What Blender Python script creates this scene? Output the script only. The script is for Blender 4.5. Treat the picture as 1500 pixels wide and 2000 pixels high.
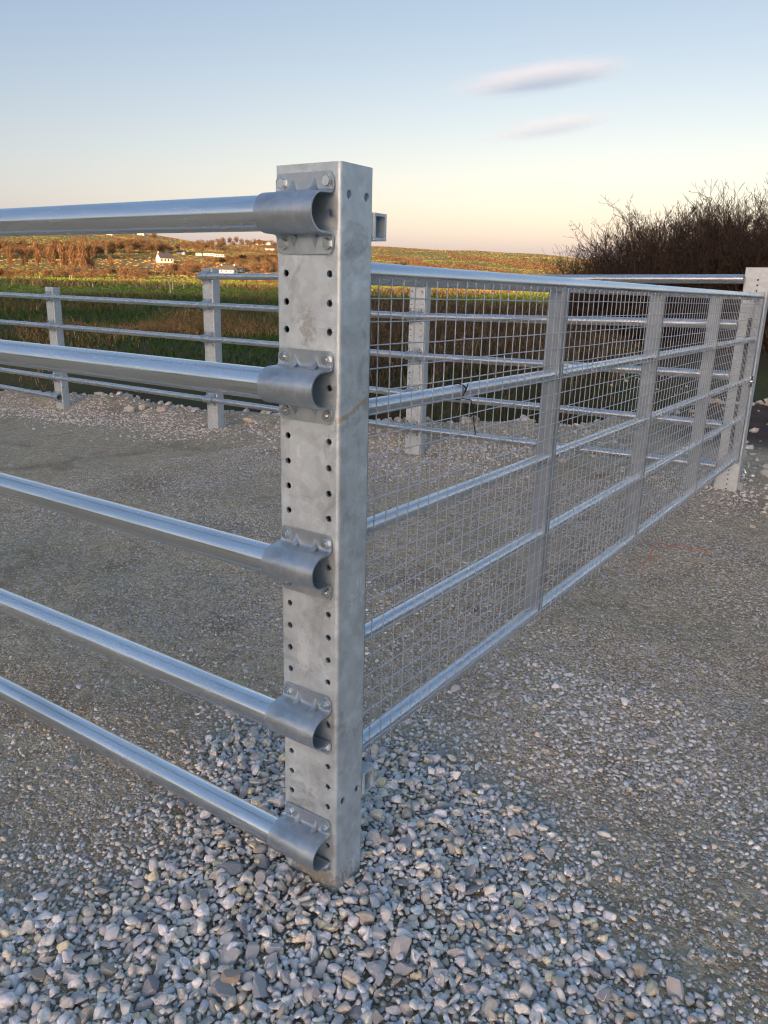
# Galvanised stock fence and mesh gate on a stone yard, low winter sun on the hills behind.
import bpy, bmesh, math, random
import numpy as np
from mathutils import Vector, Matrix

for o in list(bpy.data.objects):
    bpy.data.objects.remove(o, do_unlink=True)
S = bpy.context.scene
COL = S.collection
R = math.radians

# ------------------------------------------------------------------ camera
cam_d = bpy.data.cameras.new('camera')
cam = bpy.data.objects.new('camera', cam_d)
COL.objects.link(cam)
cam.location = (0.8498, -1.127, 1.3183)
cam.rotation_euler = (R(73.4808), R(-1.3759), R(33.9266))
cam_d.sensor_fit = 'HORIZONTAL'
cam_d.sensor_width = 36.0
cam_d.lens = 1513.24 / 1500 * 36.0
cam_d.clip_start = 0.05
cam_d.clip_end = 20000
S.camera = cam

# ------------------------------------------------------------------ sky and sun
SUN_AZ, SUN_EL = 168.0, 5.8          # towards the sun: behind the viewer, low
world = bpy.data.worlds.new('World')
S.world = world
world.use_nodes = True
world.cycles.sampling_method = 'MANUAL'
world.cycles.sample_map_resolution = 2048
wn = world.node_tree
wn.nodes.clear()
w_out = wn.nodes.new('ShaderNodeOutputWorld')
w_bg = wn.nodes.new('ShaderNodeBackground')
w_sky = wn.nodes.new('ShaderNodeTexSky')
w_sky.sky_type = 'NISHITA'
w_sky.sun_disc = False
w_sky.sun_elevation = R(SUN_EL)
w_sky.sun_rotation = R(SUN_AZ)
w_sky.air_density = 1.2
w_sky.dust_density = 1.35
w_sky.ozone_density = 1.0
w_bg.inputs['Strength'].default_value = 0.1
w_bw = wn.nodes.new('ShaderNodeRGBToBW')          # one contrast curve for the whole sky, hue kept
w_div = wn.nodes.new('ShaderNodeMath'); w_div.operation = 'DIVIDE'; w_div.inputs[1].default_value = 4.0
w_pow = wn.nodes.new('ShaderNodeMath'); w_pow.operation = 'POWER'; w_pow.inputs[1].default_value = 0.95
w_gam = wn.nodes.new('ShaderNodeVectorMath'); w_gam.operation = 'SCALE'
wn.links.new(w_sky.outputs['Color'], w_bw.inputs[0])
wn.links.new(w_bw.outputs[0], w_div.inputs[0])
wn.links.new(w_div.outputs[0], w_pow.inputs[0])
wn.links.new(w_pow.outputs[0], w_gam.inputs['Scale'])
w_tint = wn.nodes.new('ShaderNodeMix')
w_tint.data_type = 'RGBA'
w_tint.blend_type = 'MULTIPLY'
w_tint.inputs[0].default_value = 1.0
w_tint.inputs[7].default_value = (1.2, 0.935, 0.83, 1)
w_pale = wn.nodes.new('ShaderNodeMapRange')       # the brighter the glow, the paler it is
for _k, _v in zip(('From Min', 'From Max', 'To Min', 'To Max'), (5.0, 16.0, 0.0, 0.72)):
    w_pale.inputs[_k].default_value = _v
wn.links.new(w_bw.outputs[0], w_pale.inputs['Value'])
w_mixp = wn.nodes.new('ShaderNodeMix')
w_mixp.data_type = 'RGBA'
wn.links.new(w_pale.outputs['Result'], w_mixp.inputs[0])
wn.links.new(w_sky.outputs['Color'], w_mixp.inputs[6])
wn.links.new(w_bw.outputs[0], w_mixp.inputs[7])
wn.links.new(w_mixp.outputs[2], w_gam.inputs[0])
wn.links.new(w_gam.outputs['Vector'], w_tint.inputs[6])
w_air = wn.nodes.new('ShaderNodeMix')            # light scattered many times in the air, the same from every side
w_air.data_type = 'RGBA'
w_air.blend_type = 'ADD'
w_air.inputs[0].default_value = 1.0
w_air.inputs[7].default_value = (0.78, 1.31, 2.22, 1)
wn.links.new(w_tint.outputs[2], w_air.inputs[6])
wn.links.new(w_air.outputs[2], w_bg.inputs['Color'])
wn.links.new(w_bg.outputs['Background'], w_out.inputs['Surface'])

sun_d = bpy.data.lights.new('sun', 'SUN')
sun_d.energy = 5.0
sun_d.angle = R(0.53)
sun_d.color = (1.0, 0.58, 0.28)
sun = bpy.data.objects.new('sun', sun_d)
COL.objects.link(sun)
_a, _e = R(SUN_AZ), R(SUN_EL)
sun.rotation_euler = Vector((math.sin(_a) * math.cos(_e), math.cos(_a) * math.cos(_e), math.sin(_e))).to_track_quat('Z', 'Y').to_euler()
sun.location = (20, -60, 30)

S.view_settings.view_transform = 'Standard'
S.view_settings.look = 'None'
S.view_settings.gamma = 1.0
S.view_settings.use_curve_mapping = False
S.view_settings.exposure = 1.08
S.cycles.max_bounces = 8
S.cycles.volume_bounces = 4
S.cycles.transparent_max_bounces = 8
S.cycles.use_denoising = True
S.cycles.pixel_filter_type = 'BLACKMAN_HARRIS'
S.cycles.filter_width = 1.15

# ------------------------------------------------------------------ material helpers
class NT:
    def __init__(self, name):
        self.m = bpy.data.materials.new(name)
        self.m.use_nodes = True
        self.t = self.m.node_tree
        self.t.nodes.clear()
        self.out = self.t.nodes.new('ShaderNodeOutputMaterial')
        self.b = self.t.nodes.new('ShaderNodeBsdfPrincipled')
        self.t.links.new(self.b.outputs['BSDF'], self.out.inputs['Surface'])
    def n(self, typ, **kw):
        nd = self.t.nodes.new(typ)
        for k, v in kw.items():
            if k in nd.inputs.keys() if hasattr(nd.inputs, 'keys') else False:
                nd.inputs[k].default_value = v
            else:
                setattr(nd, k, v)
        return nd
    def link(self, a, b):
        self.t.links.new(a, b)
    def set(self, key, val):
        if hasattr(val, 'is_output'):
            self.link(val, self.b.inputs[key])
        else:
            self.b.inputs[key].default_value = val
    def coord(self, kind='Object'):
        return self.n('ShaderNodeTexCoord').outputs[kind]
    def mapping(self, v, scale=(1, 1, 1), loc=(0, 0, 0)):
        m = self.n('ShaderNodeMapping')
        m.inputs['Scale'].default_value = scale
        m.inputs['Location'].default_value = loc
        self.link(v, m.inputs['Vector'])
        return m.outputs['Vector']
    def noise(self, v, scale, detail=4, rough=0.55, dist=0.0):
        n = self.n('ShaderNodeTexNoise')
        n.inputs['Scale'].default_value = scale
        n.inputs['Detail'].default_value = detail
        n.inputs['Roughness'].default_value = rough
        n.inputs['Distortion'].default_value = dist
        self.link(v, n.inputs['Vector'])
        return n.outputs['Fac']
    def voronoi(self, v, scale, feature='F1', rand=1.0):
        n = self.n('ShaderNodeTexVoronoi')
        n.feature = feature
        n.inputs['Scale'].default_value = scale
        n.inputs['Randomness'].default_value = rand
        self.link(v, n.inputs['Vector'])
        return n
    def ramp(self, f, stops):
        r = self.n('ShaderNodeValToRGB')
        el = r.color_ramp.elements
        while len(el) < len(stops):
            el.new(0.5)
        for e, (p, c) in zip(el, stops):
            e.position = p
            e.color = (*c, 1) if len(c) == 3 else c
        self.link(f, r.inputs['Fac'])
        return r.outputs['Color']
    def rng(self, f, a, b, c, d):
        m = self.n('ShaderNodeMapRange')
        for k, v in zip(('From Min', 'From Max', 'To Min', 'To Max'), (a, b, c, d)):
            m.inputs[k].default_value = v
        self.link(f, m.inputs['Value'])
        return m.outputs['Result']
    def mix(self, f, a, b, mode='MIX'):
        m = self.n('ShaderNodeMix')
        m.data_type = 'RGBA'
        m.blend_type = mode
        for sock, v in ((m.inputs[0], f), (m.inputs[6], a), (m.inputs[7], b)):
            if hasattr(v, 'is_output'):
                self.link(v, sock)
            elif isinstance(v, (int, float)):
                sock.default_value = v
            else:
                sock.default_value = (*v, 1) if len(v) == 3 else v
        return m.outputs[2]
    def math(self, op, a, b=0.0):
        m = self.n('ShaderNodeMath')
        m.operation = op
        for sock, v in ((m.inputs[0], a), (m.inputs[1], b)):
            if hasattr(v, 'is_output'):
                self.link(v, sock)
            else:
                sock.default_value = v
        return m.outputs[0]
    def bump(self, h, strength=0.3, dist=0.01):
        b = self.n('ShaderNodeBump')
        b.inputs['Strength'].default_value = strength
        b.inputs['Distance'].default_value = dist
        self.link(h, b.inputs['Height'])
        self.link(b.outputs['Normal'], self.b.inputs['Normal'])
    def attr(self, name):
        a = self.n('ShaderNodeAttribute')
        a.attribute_name = name
        return a

def mat_galv(name, base, rough, spread, metal=0.85, streak=None, stain=0.0, bump=0.05, spots=(), rust=False):
    """hot-dip zinc: soft blotches, faint spangle, scuffs; streak squashes the pattern along a drawn pipe"""
    k = NT(name)
    v0 = k.coord()
    v = k.mapping(v0, streak) if streak else v0
    big = k.noise(v, 13, 6, 0.62, 0.5)
    fine = k.noise(v, 85, 4, 0.65)
    c = k.ramp(big, [(0.25, tuple(x * (1 - 1.5 * spread) for x in base)), (0.42, tuple(x * (1 - .4 * spread) for x in base)), (0.55, base), (0.72, tuple(min(1, x * (1 + spread)) for x in base))])
    sp = k.n('ShaderNodeSeparateColor')
    k.link(k.voronoi(v, 60).outputs['Color'], sp.inputs[0])
    c = k.mix(0.34, c, k.ramp(sp.outputs[0], [(0, tuple(x * .78 for x in base)), (1, tuple(min(1, x * 1.2) for x in base))]))
    if stain:
        c = k.mix(k.rng(fine, 0.62, 0.75, 0, 0.4), c, tuple(min(1, x * 1.25) for x in base))
        st = k.noise(v, 8, 7, 0.72, 0.8)
        c = k.mix(k.rng(st, 0.54, 0.68, 0, stain), c, tuple(x * .50 for x in base))
        k2 = k.noise(k.mapping(v, (1, 1, .35), (3, 1, 2)), 15, 6, 0.72, 0.6)
        c = k.mix(k.rng(k2, 0.60, 0.72, 0, stain), c, (0.78, 0.79, 0.8))
        sc = k.noise(k.mapping(v, (1, 1, .12), (7, 2, 5)), 70, 3, 0.6, 0.2)
        c = k.mix(k.rng(sc, 0.70, 0.74, 0, stain * .8), c, tuple(x * .45 for x in base))
    for (sx, sy, sz, rx, rz, col, amt) in spots:      # dry white zinc blooms and smears at their own places
        d = k.n('ShaderNodeVectorMath'); d.operation = 'LENGTH'
        k.link(k.mapping(v0, (1 / rx, 8.0, 1 / rz), (-sx / rx, -sy * 8, -sz / rz)), d.inputs[0])
        f = k.math('SUBTRACT', k.rng(d.outputs['Value'], 0.2, 1.2, 1.0, 0.0), k.rng(k.noise(v0, 95, 5, 0.7), 0.35, 0.65, 0.0, 0.9))
        c = k.mix(k.rng(f, 0.0, 0.45, 0, amt), c, col)
    if rust:                                          # thin rusty run slanting across the side face
        sx = k.n('ShaderNodeSeparateXYZ'); k.link(v0, sx.inputs[0])
        line = k.math('SUBTRACT', sx.outputs[2], k.math('ADD', k.math('MULTIPLY', sx.outputs[1], 0.36), 1.070))
        line = k.math('ADD', line, k.rng(k.noise(v0, 30, 4), 0.3, 0.7, -0.004, 0.004))
        f = k.math('MULTIPLY', k.rng(k.math('ABSOLUTE', line), 0.0025, 0.0085, 1.0, 0.0), k.rng(sx.outputs[0], -0.012, -0.002, 0.0, 1.0))
        f = k.math('MULTIPLY', f, k.rng(k.noise(v0, 60, 4), 0.3, 0.6, 0.25, 0.75))
        c = k.mix(f, c, (0.46, 0.29, 0.13))
    k.set('Base Color', c)
    k.set('Metallic', metal)
    k.set('Roughness', k.rng(k.math('ADD', big, fine), 0.7, 1.3, rough - 0.08, rough + 0.12))
    if bump:
        k.bump(k.math('ADD', k.math('MULTIPLY', big, 2.0), fine), 1.0, bump * 0.01)
    return k.m

M = {}
W_ = (0.73, 0.82, 0.87)
M['post'] = mat_galv('galvanised_post', (0.585, 0.69, 0.74), 0.50, 0.34, 0.6, None, 0.8, 0.05, rust=True,
    spots=((-0.088, 0, 0.585, 0.026, 0.085, W_, .8), (-0.098, 0, 0.995, 0.008, 0.035, W_, .9), (-0.092, 0, 0.45, 0.03, 0.03, W_, .5), (-0.075, 0, 1.235, 0.03, 0.05, (0.30, 0.30, 0.28), .6), (-0.06, 0, 0.04, 0.12, 0.05, (0.34, 0.31, 0.25), .8)))
M['farpost'] = mat_galv('galvanised_far_post', (0.52, 0.605, 0.64), 0.55, 0.12, 0.5, None, 0.25, 0.03)
M['clamp'] = mat_galv('galvanised_clamp', (0.46, 0.54, 0.60), 0.38, 0.26, 0.8, None, 0.3, 0.05)
M['pipe'] = mat_galv('galvanised_pipe', (0.74, 0.79, 0.83), 0.20, 0.14, 0.95, (0.10, 1, 1), 0.30, 0.0)
M['farpipe'] = mat_galv('galvanised_far_pipe', (0.62, 0.65, 0.67), 0.28, 0.10, 0.92, (0.08, 1, 1), 0.1, 0.0)
M['gate'] = mat_galv('galvanised_gate', (0.62, 0.70, 0.78), 0.27, 0.10, 0.92, (1, 0.08, 1), 0.14, 0.0)
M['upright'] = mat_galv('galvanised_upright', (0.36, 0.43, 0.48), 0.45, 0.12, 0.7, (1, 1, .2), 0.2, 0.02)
M['wire'] = mat_galv('galvanised_wire', (0.54, 0.58, 0.61), 0.45, 0.06, 0.5, None, 0, 0.0)
M['bolt'] = mat_galv('zinc_bolt', (0.70, 0.74, 0.75), 0.20, 0.12, 1.0, None, 0.15, 0.02)

def mat_plain(name, col, rough=0.8, var=0.25, scale=8, metal=0.0):
    k = NT(name)
    f = k.noise(k.coord(), scale, 5, 0.6)
    k.set('Base Color', k.ramp(f, [(0.3, tuple(x * (1 - var) for x in col)), (0.7, tuple(min(1, x * (1 + var)) for x in col))]))
    k.set('Roughness', rough)
    k.set('Metallic', metal)
    return k.m
M['black_string'] = mat_plain('black_string', (0.012, 0.011, 0.011), 0.8)
M['orange_string'] = mat_plain('orange_string', (0.55, 0.17, 0.07), 0.7)

# yard: trodden stone dust with chips
k = NT('yard_stone_dust')
v = k.coord()
vd = k.mix(0.5, v, v)
vor = k.voronoi(v, 75)
vor2 = k.voronoi(v, 150)
vor3 = k.voronoi(v, 28)
big = k.noise(v, 1.1, 6, 0.6, 0.3)
mid = k.noise(v, 7, 6, 0.65)
fine = k.noise(v, 260, 3, 0.7)
c = k.ramp(big, [(0.30, (0.309, 0.241, 0.149)), (0.5, (0.430, 0.357, 0.237)), (0.7, (0.562, 0.479, 0.326))])
c = k.mix(k.rng(mid, 0.35, 0.7, 0, 0.55), c, (0.325, 0.249, 0.149))
sp = k.n('ShaderNodeSeparateColor'); k.link(vor.outputs['Color'], sp.inputs[0])
chip = k.ramp(sp.outputs[0], [(0.0, (0.234, 0.191, 0.127)), (0.5, (0.495, 0.415, 0.282)), (0.85, (0.679, 0.589, 0.418)), (1.0, (0.720, 0.709, 0.645))])
c = k.mix(k.rng(sp.outputs[1], 0.3, 0.6, 0.15, 0.75), c, chip)
sp2 = k.n('ShaderNodeSeparateColor'); k.link(vor2.outputs['Color'], sp2.inputs[0])
c = k.mix(0.35, c, k.ramp(sp2.outputs[0], [(0, (0.182, 0.149, 0.097)), (0.6, (0.442, 0.375, 0.254)), (1, (0.720, 0.709, 0.510))]))
sp3 = k.n('ShaderNodeSeparateColor'); k.link(vor3.outputs['Color'], sp3.inputs[0])
c = k.mix(k.rng(sp3.outputs[0], 0.78, 0.82, 0, 0.4), c, (0.705, 0.607, 0.418))
brn = k.noise(v, 1.9, 6, 0.68, 0.5)
c = k.mix(k.rng(brn, 0.53, 0.66, 0, 0.62), c, (0.232, 0.168, 0.114))
dmp = k.noise(k.mapping(v, (1, 1, 1), (5, 9, 0)), 2.6, 6, 0.7, 0.4)
c = k.mix(k.rng(dmp, 0.60, 0.70, 0, 0.55), c, (0.140, 0.110, 0.083))
soil = k.attr('soil').outputs['Fac']  # soil mask, also carries the gap shade painted under the heaped stones
c = k.mix(soil, c, k.ramp(mid, [(0.3, (0.039, 0.026, 0.019)), (0.7, (0.096, 0.065, 0.047))]))
k.set('Base Color', c)
k.set('Roughness', 0.85)
k.b.inputs['Specular IOR Level'].default_value = 0.3
hgt = k.math('ADD', k.math('MULTIPLY', vor.outputs['Distance'], -0.9), k.math('MULTIPLY', vor2.outputs['Distance'], -0.5))
hgt = k.math('ADD', hgt, k.math('MULTIPLY', vor3.outputs['Distance'], -0.8))
hgt = k.math('ADD', hgt, k.math('MULTIPLY', fine, 0.25))
k.bump(hgt, 1.0, 0.008)
M['yard'] = k.m

def mat_stone(name, rough=0.75):
    k = NT(name)
    v = k.coord()
    a = k.attr('tint').outputs['Color']
    n = k.noise(v, 45, 6, 0.65, 0.4)
    n2 = k.noise(v, 160, 4, 0.7)
    c = k.mix(1.0, a, k.ramp(n, [(0.3, (0.62, 0.65, 0.69)), (0.5, (0.95, 0.96, 0.97)), (0.72, (1.2, 1.18, 1.14))]), 'MULTIPLY')
    c = k.mix(k.rng(n2, 0.58, 0.7, 0, 0.4), c, (0.42, 0.41, 0.40))
    k.set('Base Color', c)
    k.set('Roughness', rough)
    k.b.inputs['Specular IOR Level'].default_value = 0.35
    k.bump(k.math('ADD', n, n2), 0.5, 0.003)
    return k.m
M['gravel'] = mat_stone('limestone_gravel')

k = NT('limestone_stone')
v = k.coord()
oi = k.n('ShaderNodeObjectInfo')
vv = k.n('ShaderNodeVectorMath'); vv.operation = 'ADD'
cmb = k.n('ShaderNodeCombineXYZ')
for i in range(3):
    k.link(k.math('MULTIPLY', oi.outputs['Random'], 37.0 + 11 * i), cmb.inputs[i])
k.link(v, vv.inputs[0]); k.link(cmb.outputs[0], vv.inputs[1])
vv = vv.outputs[0]
n = k.noise(vv, 40, 6, 0.65, 0.5)
n2 = k.noise(vv, 170, 4, 0.7)
base = k.ramp(oi.outputs['Random'], [(0, (0.36, 0.375, 0.395)), (0.25, (0.50, 0.51, 0.515)), (0.5, (0.63, 0.625, 0.605)), (0.75, (0.72, 0.715, 0.69)), (0.9, (0.62, 0.58, 0.50)), (1, (0.55, 0.46, 0.36))])
c = k.mix(1.0, base, k.ramp(n, [(0.3, (0.55, 0.58, 0.64)), (0.5, (0.95, 0.96, 0.97)), (0.72, (1.22, 1.2, 1.16))]), 'MULTIPLY')
c = k.mix(k.rng(n2, 0.58, 0.7, 0, 0.35), c, (0.46, 0.455, 0.45))
k.set('Base Color', c)
k.set('Roughness', 0.72)
k.b.inputs['Specular IOR Level'].default_value = 0.35
k.bump(k.math('ADD', n, k.math('MULTIPLY', n2, .6)), 0.6, 0.003)
M['stone'] = k.m

# bank soil / turf under the grass
k = NT('bank_turf')
v = k.coord()
n = k.noise(v, 0.5, 6, 0.6); n2 = k.noise(v, 6, 6, 0.7)
c = k.ramp(n, [(0.35, (0.045, 0.035, 0.020)), (0.5, (0.035, 0.045, 0.014)), (0.65, (0.045, 0.065, 0.016))])
c = k.mix(k.rng(n2, 0.5, 0.7, 0, 0.5), c, (0.06, 0.045, 0.025))
k.set('Base Color', c); k.set('Roughness', 0.95)
k.bump(n2, 0.8, 0.05)
M['bank'] = k.m

k = NT('green_field')
v = k.coord()
n = k.noise(v, 0.03, 5, 0.6); n2 = k.noise(v, 0.6, 6, 0.7); n3 = k.noise(k.mapping(v, (.02, .06, 1)), 3, 4)
c = k.ramp(n, [(0.35, (0.10, 0.15, 0.02)), (0.5, (0.13, 0.17, 0.024)), (0.62, (0.17, 0.18, 0.035)), (0.75, (0.22, 0.18, 0.06))])
c = k.mix(k.rng(n2, 0.45, 0.75, 0, 0.5), c, (0.12, 0.115, 0.03))
k.set('Base Color', c); k.set('Roughness', 0.95)
k.bump(n2, 1.0, 0.4)
M['field'] = k.m

k = NT('hill_pasture')
v = k.coord()
flat = k.mapping(v, (1, 1, 0))
vo = k.voronoi(k.mapping(flat, (0.0075, 0.0045, 1)), 1.0)
sp = k.n('ShaderNodeSeparateColor'); k.link(vo.outputs['Color'], sp.inputs[0])
c = k.ramp(sp.outputs[0], [(0.0, (0.257, 0.182, 0.061)), (0.35, (0.196, 0.176, 0.054)), (0.6, (0.135, 0.162, 0.041)), (0.8, (0.230, 0.203, 0.074)), (1.0, (0.115, 0.149, 0.034))])
n = k.noise(v, 0.02, 6, 0.65); n2 = k.noise(v, 0.12, 6, 0.7)
c = k.mix(k.rng(n, 0.45, 0.75, 0, 0.75), c, (0.230, 0.142, 0.068))
c = k.mix(k.rng(n2, 0.5, 0.8, 0, 0.5), c, (0.162, 0.115, 0.054))
k.set('Base Color', c); k.set('Roughness', 0.95)
k.bump(n2, 1.0, 3.0)
M['hill'] = k.m

def mat_leafy(name, stops, rough=0.85, scale=0.7):
    k = NT(name)
    a = k.attr('tint').outputs['Fac']
    k.set('Base Color', k.ramp(a, stops))
    k.set('Roughness', rough)
    k.b.inputs['Specular IOR Level'].default_value = 0.2
    return k.m
M['grass'] = mat_leafy('bank_grass', [(0, (0.036, 0.077, 0.013)), (0.45, (0.065, 0.133, 0.023)), (0.65, (0.091, 0.101, 0.034)), (0.8, (0.124, 0.098, 0.047)), (1, (0.208, 0.161, 0.078))])
M['reed'] = mat_leafy('brown_reed', [(0, (0.046, 0.037, 0.023)), (0.4, (0.081, 0.064, 0.039)), (0.75, (0.138, 0.108, 0.067)), (1, (0.230, 0.178, 0.115))])
M['hillgrass'] = mat_leafy('hill_grass', [(0, (0.16, 0.17, 0.036)), (0.4, (0.26, 0.21, 0.055)), (0.7, (0.36, 0.23, 0.075)), (1, (0.44, 0.25, 0.10))])
M['pasture'] = mat_leafy('pasture_grass', [(0, (0.11, 0.19, 0.022)), (0.6, (0.17, 0.24, 0.035)), (0.85, (0.25, 0.23, 0.065)), (1, (0.34, 0.25, 0.10))])
M['straw'] = mat_leafy('straw_tussock', [(0, (0.20, 0.115, 0.05)), (0.5, (0.32, 0.20, 0.09)), (1, (0.45, 0.31, 0.16))])
M['twig'] = mat_leafy('winter_twig', [(0, (0.027, 0.019, 0.014)), (0.5, (0.061, 0.043, 0.031)), (1, (0.121, 0.088, 0.060))])
M['tree'] = mat_leafy('winter_tree', [(0, (0.13, 0.075, 0.042)), (0.5, (0.22, 0.135, 0.075)), (1, (0.32, 0.205, 0.11))])
M['oak'] = mat_leafy('winter_oak', [(0, (0.09, 0.06, 0.036)), (0.5, (0.155, 0.105, 0.06)), (1, (0.23, 0.155, 0.085))])
M['bark'] = mat_plain('bark', (0.075, 0.055, 0.042), 0.9, 0.3, 3)
M['evergreen'] = mat_leafy('evergreen', [(0, (0.02, 0.03, 0.01)), (0.5, (0.04, 0.055, 0.018)), (1, (0.06, 0.08, 0.025))])
M['render_wall'] = mat_plain('white_render', (0.80, 0.77, 0.70), 0.85, 0.05, 0.5)
M['slate'] = mat_plain('slate_roof', (0.10, 0.095, 0.095), 0.7, 0.2, 1.5)
M['glass'] = mat_plain('dark_pane', (0.03, 0.032, 0.036), 0.2, 0.1, 2)
M['caravan'] = mat_plain('caravan_panel', (0.82, 0.81, 0.78), 0.5, 0.05, 1)
M['pole'] = mat_plain('timber_pole', (0.22, 0.17, 0.12), 0.85, 0.2, 2)
M['stake'] = mat_plain('pale_stake', (0.6, 0.5, 0.36), 0.85, 0.2, 2)

# ------------------------------------------------------------------ terrain heights
CX,CY=0.85,-1.127
def sst(a,b,x):
    t=np.clip((x-a)/(b-a),0,1); return t*t*(3-2*t)
def vnoise(x,y,s=1.0,seed=0):
    x=np.asarray(x,float)/s+seed*17.3; y=np.asarray(y,float)/s+seed*9.1
    xi=np.floor(x); yi=np.floor(y); fx=x-xi; fy=y-yi
    fx=fx*fx*(3-2*fx); fy=fy*fy*(3-2*fy)
    def h(a,b):
        v=np.sin(a*127.1+b*311.7+seed*74.7)*43758.5453
        return v-np.floor(v)
    return (h(xi,yi)*(1-fx)+h(xi+1,yi)*fx)*(1-fy)+(h(xi,yi+1)*(1-fx)+h(xi+1,yi+1)*fx)*fy
def yard_h(x,y):
    return -0.034*np.maximum(0,-x-0.2)*np.clip((y+0.6)/4.6,0,1.15)+0.01*np.clip(y/4.4,0,1)*(x>-1)
DITCH=np.array([(-60,5.5),(-9,7.0),(-3.6,7.3),(-1.6,10.5),(0.2,16.),(1.5,24),(4,60)])
def ditch_d(x,y):
    x=np.asarray(x,float); y=np.asarray(y,float)
    best=np.full(np.broadcast(x,y).shape,1e9); sgn=np.zeros_like(best)
    for (ax,ay),(bx,by) in zip(DITCH[:-1],DITCH[1:]):
        dx,dy=bx-ax,by-ay; L=dx*dx+dy*dy
        t=np.clip(((x-ax)*dx+(y-ay)*dy)/L,0,1)
        px,py=x-(ax+t*dx),y-(ay+t*dy); d=np.hypot(px,py)
        s=np.sign(dx*py-dy*px); m=d<best
        best=np.where(m,d,best); sgn=np.where(m,s,sgn)
    return best*sgn      # + on the far side
AZ_K=np.array([-180,-140,-100,-75,-60,-52,-45,-41,-34.7,-28,-21.6,-10,10,40,80,120,180])
EL_K=np.array([1.2,1.5,2.0,3.0,3.1,2.85,2.35,2.42,2.42,2.25,1.98,1.6,1.5,1.3,1.2,1.2,1.2])
def terrain(x,y):
    x=np.asarray(x,float); y=np.asarray(y,float)
    dx,dy=x-CX,y-CY; r=np.hypot(dx,dy); az=np.degrees(np.arctan2(dx,dy))
    d=ditch_d(x,y)
    near=yard_h(x,np.minimum(y,5))+0*r
    rc=24+np.clip(az+59,-30,45)*0.2
    crest=0.62+0.12*(vnoise(x,y,5,3)-.5)
    field=-0.35+0.5*(vnoise(x,y,60,1)-.5)*sst(60,150,r)
    t=np.clip((r-12)/(rc-12),0,1)
    bank=np.where(r<rc,-0.15+(crest+0.15)*t**0.8,field+(crest-field)*(1-sst(rc,rc+14,r)))
    bank=bank+0.14*(vnoise(x,y,2.2,4)-.5)+0.06*(vnoise(x,y,.8,5)-.5)
    w=sst(-0.5,1.2,d)
    h=near*(1-w)+bank*w
    dep=0.45+1.05*sst(-7.5,-4.5,x)*(1-sst(9.5,13,y))-0.35*sst(13,17,y)
    h=h-dep*(1-sst(0.5,2.1,np.abs(d)))*sst(2,6,r)
    h=h+0.16*np.exp(-((d+2.1)/0.5)**2)*(vnoise(x,y,.7,21)*.9+.2)*(x>-14)*(y<12)
    far=(y<-6)|(x>16)
    # hills
    el=np.interp(az,AZ_K,EL_K)
    R=1700.0
    top=1.3+R*np.tan(np.radians(el))
    tt=np.clip((r-450)/(R-450),0,1.0)
    hill=top*tt**1.2
    hill=hill+sst(500,900,r)*(vnoise(x,y,280,7)-.5)*16*(1-0.5*tt)+sst(460,700,r)*(vnoise(x,y,90,8)-.5)*5
    hill=hill-sst(1750,4200,r)*top*0.9
    h=h+np.maximum(hill,0)*(np.abs(az+34)<110)
    # unseen valley side set behind the viewer, shaped so its shadow covers the yard
    sa=np.radians(168); u=dx*np.sin(sa)+dy*np.cos(sa); v=dx*np.cos(sa)-dy*np.sin(sa)
    rise=sst(420,980,u)*(112+10*(vnoise(x,y,60,11)-.5)+4*(vnoise(x,y,22,12)-.5))*(1-0.5*sst(1500,3000,u))*(1-sst(1500,2600,np.abs(v)))
    return h+rise

# ------------------------------------------------------------------ surveyed positions (metres)
POLLARD= [(-460.4,280.4,13.0,5.0),(-461.8,290.7,14.5,4.7),(-455.0,295.2,15.8,6.3),(-443.1,297.0,16.3,6.9),(-426.0,292.9,17.1,7.3),(-414.4,291.6,16.8,6.6),(-407.5,292.9,17.3,6.0),(-408.4,299.1,16.9,6.0),(-449.2,344.3,8.8,4.1)]
BUSH= [(-186.5,108.1,3.5,4.9),(-250.6,150.3,3.7,5.0),(-288.8,178.6,3.5,6.7),(-351.7,225.0,3.9,8.3),(-369.3,244.8,4.7,7.8),(-377.4,258.0,5.4,9.2),(-348.0,245.7,6.1,8.6),(-337.9,247.2,5.5,6.5),(-385.7,290.7,4.6,7.5),(-252.7,199.4,5.8,5.1),(-323.4,260.6,6.6,6.0),(-354.5,291.2,5.0,6.1),(-438.4,383.6,6.4,7.1),(-426.0,379.4,7.0,8.4),(-419.9,381.7,7.7,9.1),(-428.3,397.8,7.2,10.1),(-418.8,397.5,7.1,9.3),(-465.2,429.8,6.2,10.1),(-460.4,443.7,7.9,9.5),(-418.1,433.3,7.5,9.8),(-403.7,429.8,8.8,9.6),(-400.3,438.5,9.7,8.9),(-401.8,451.2,10.6,9.1),(-404.2,466.1,8.5,9.3),(-245.5,254.2,2.7,3.5),(-232.9,250.2,3.4,3.9),(-244.1,269.6,3.2,4.1),(-253.8,286.7,2.9,4.8)]
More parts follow.
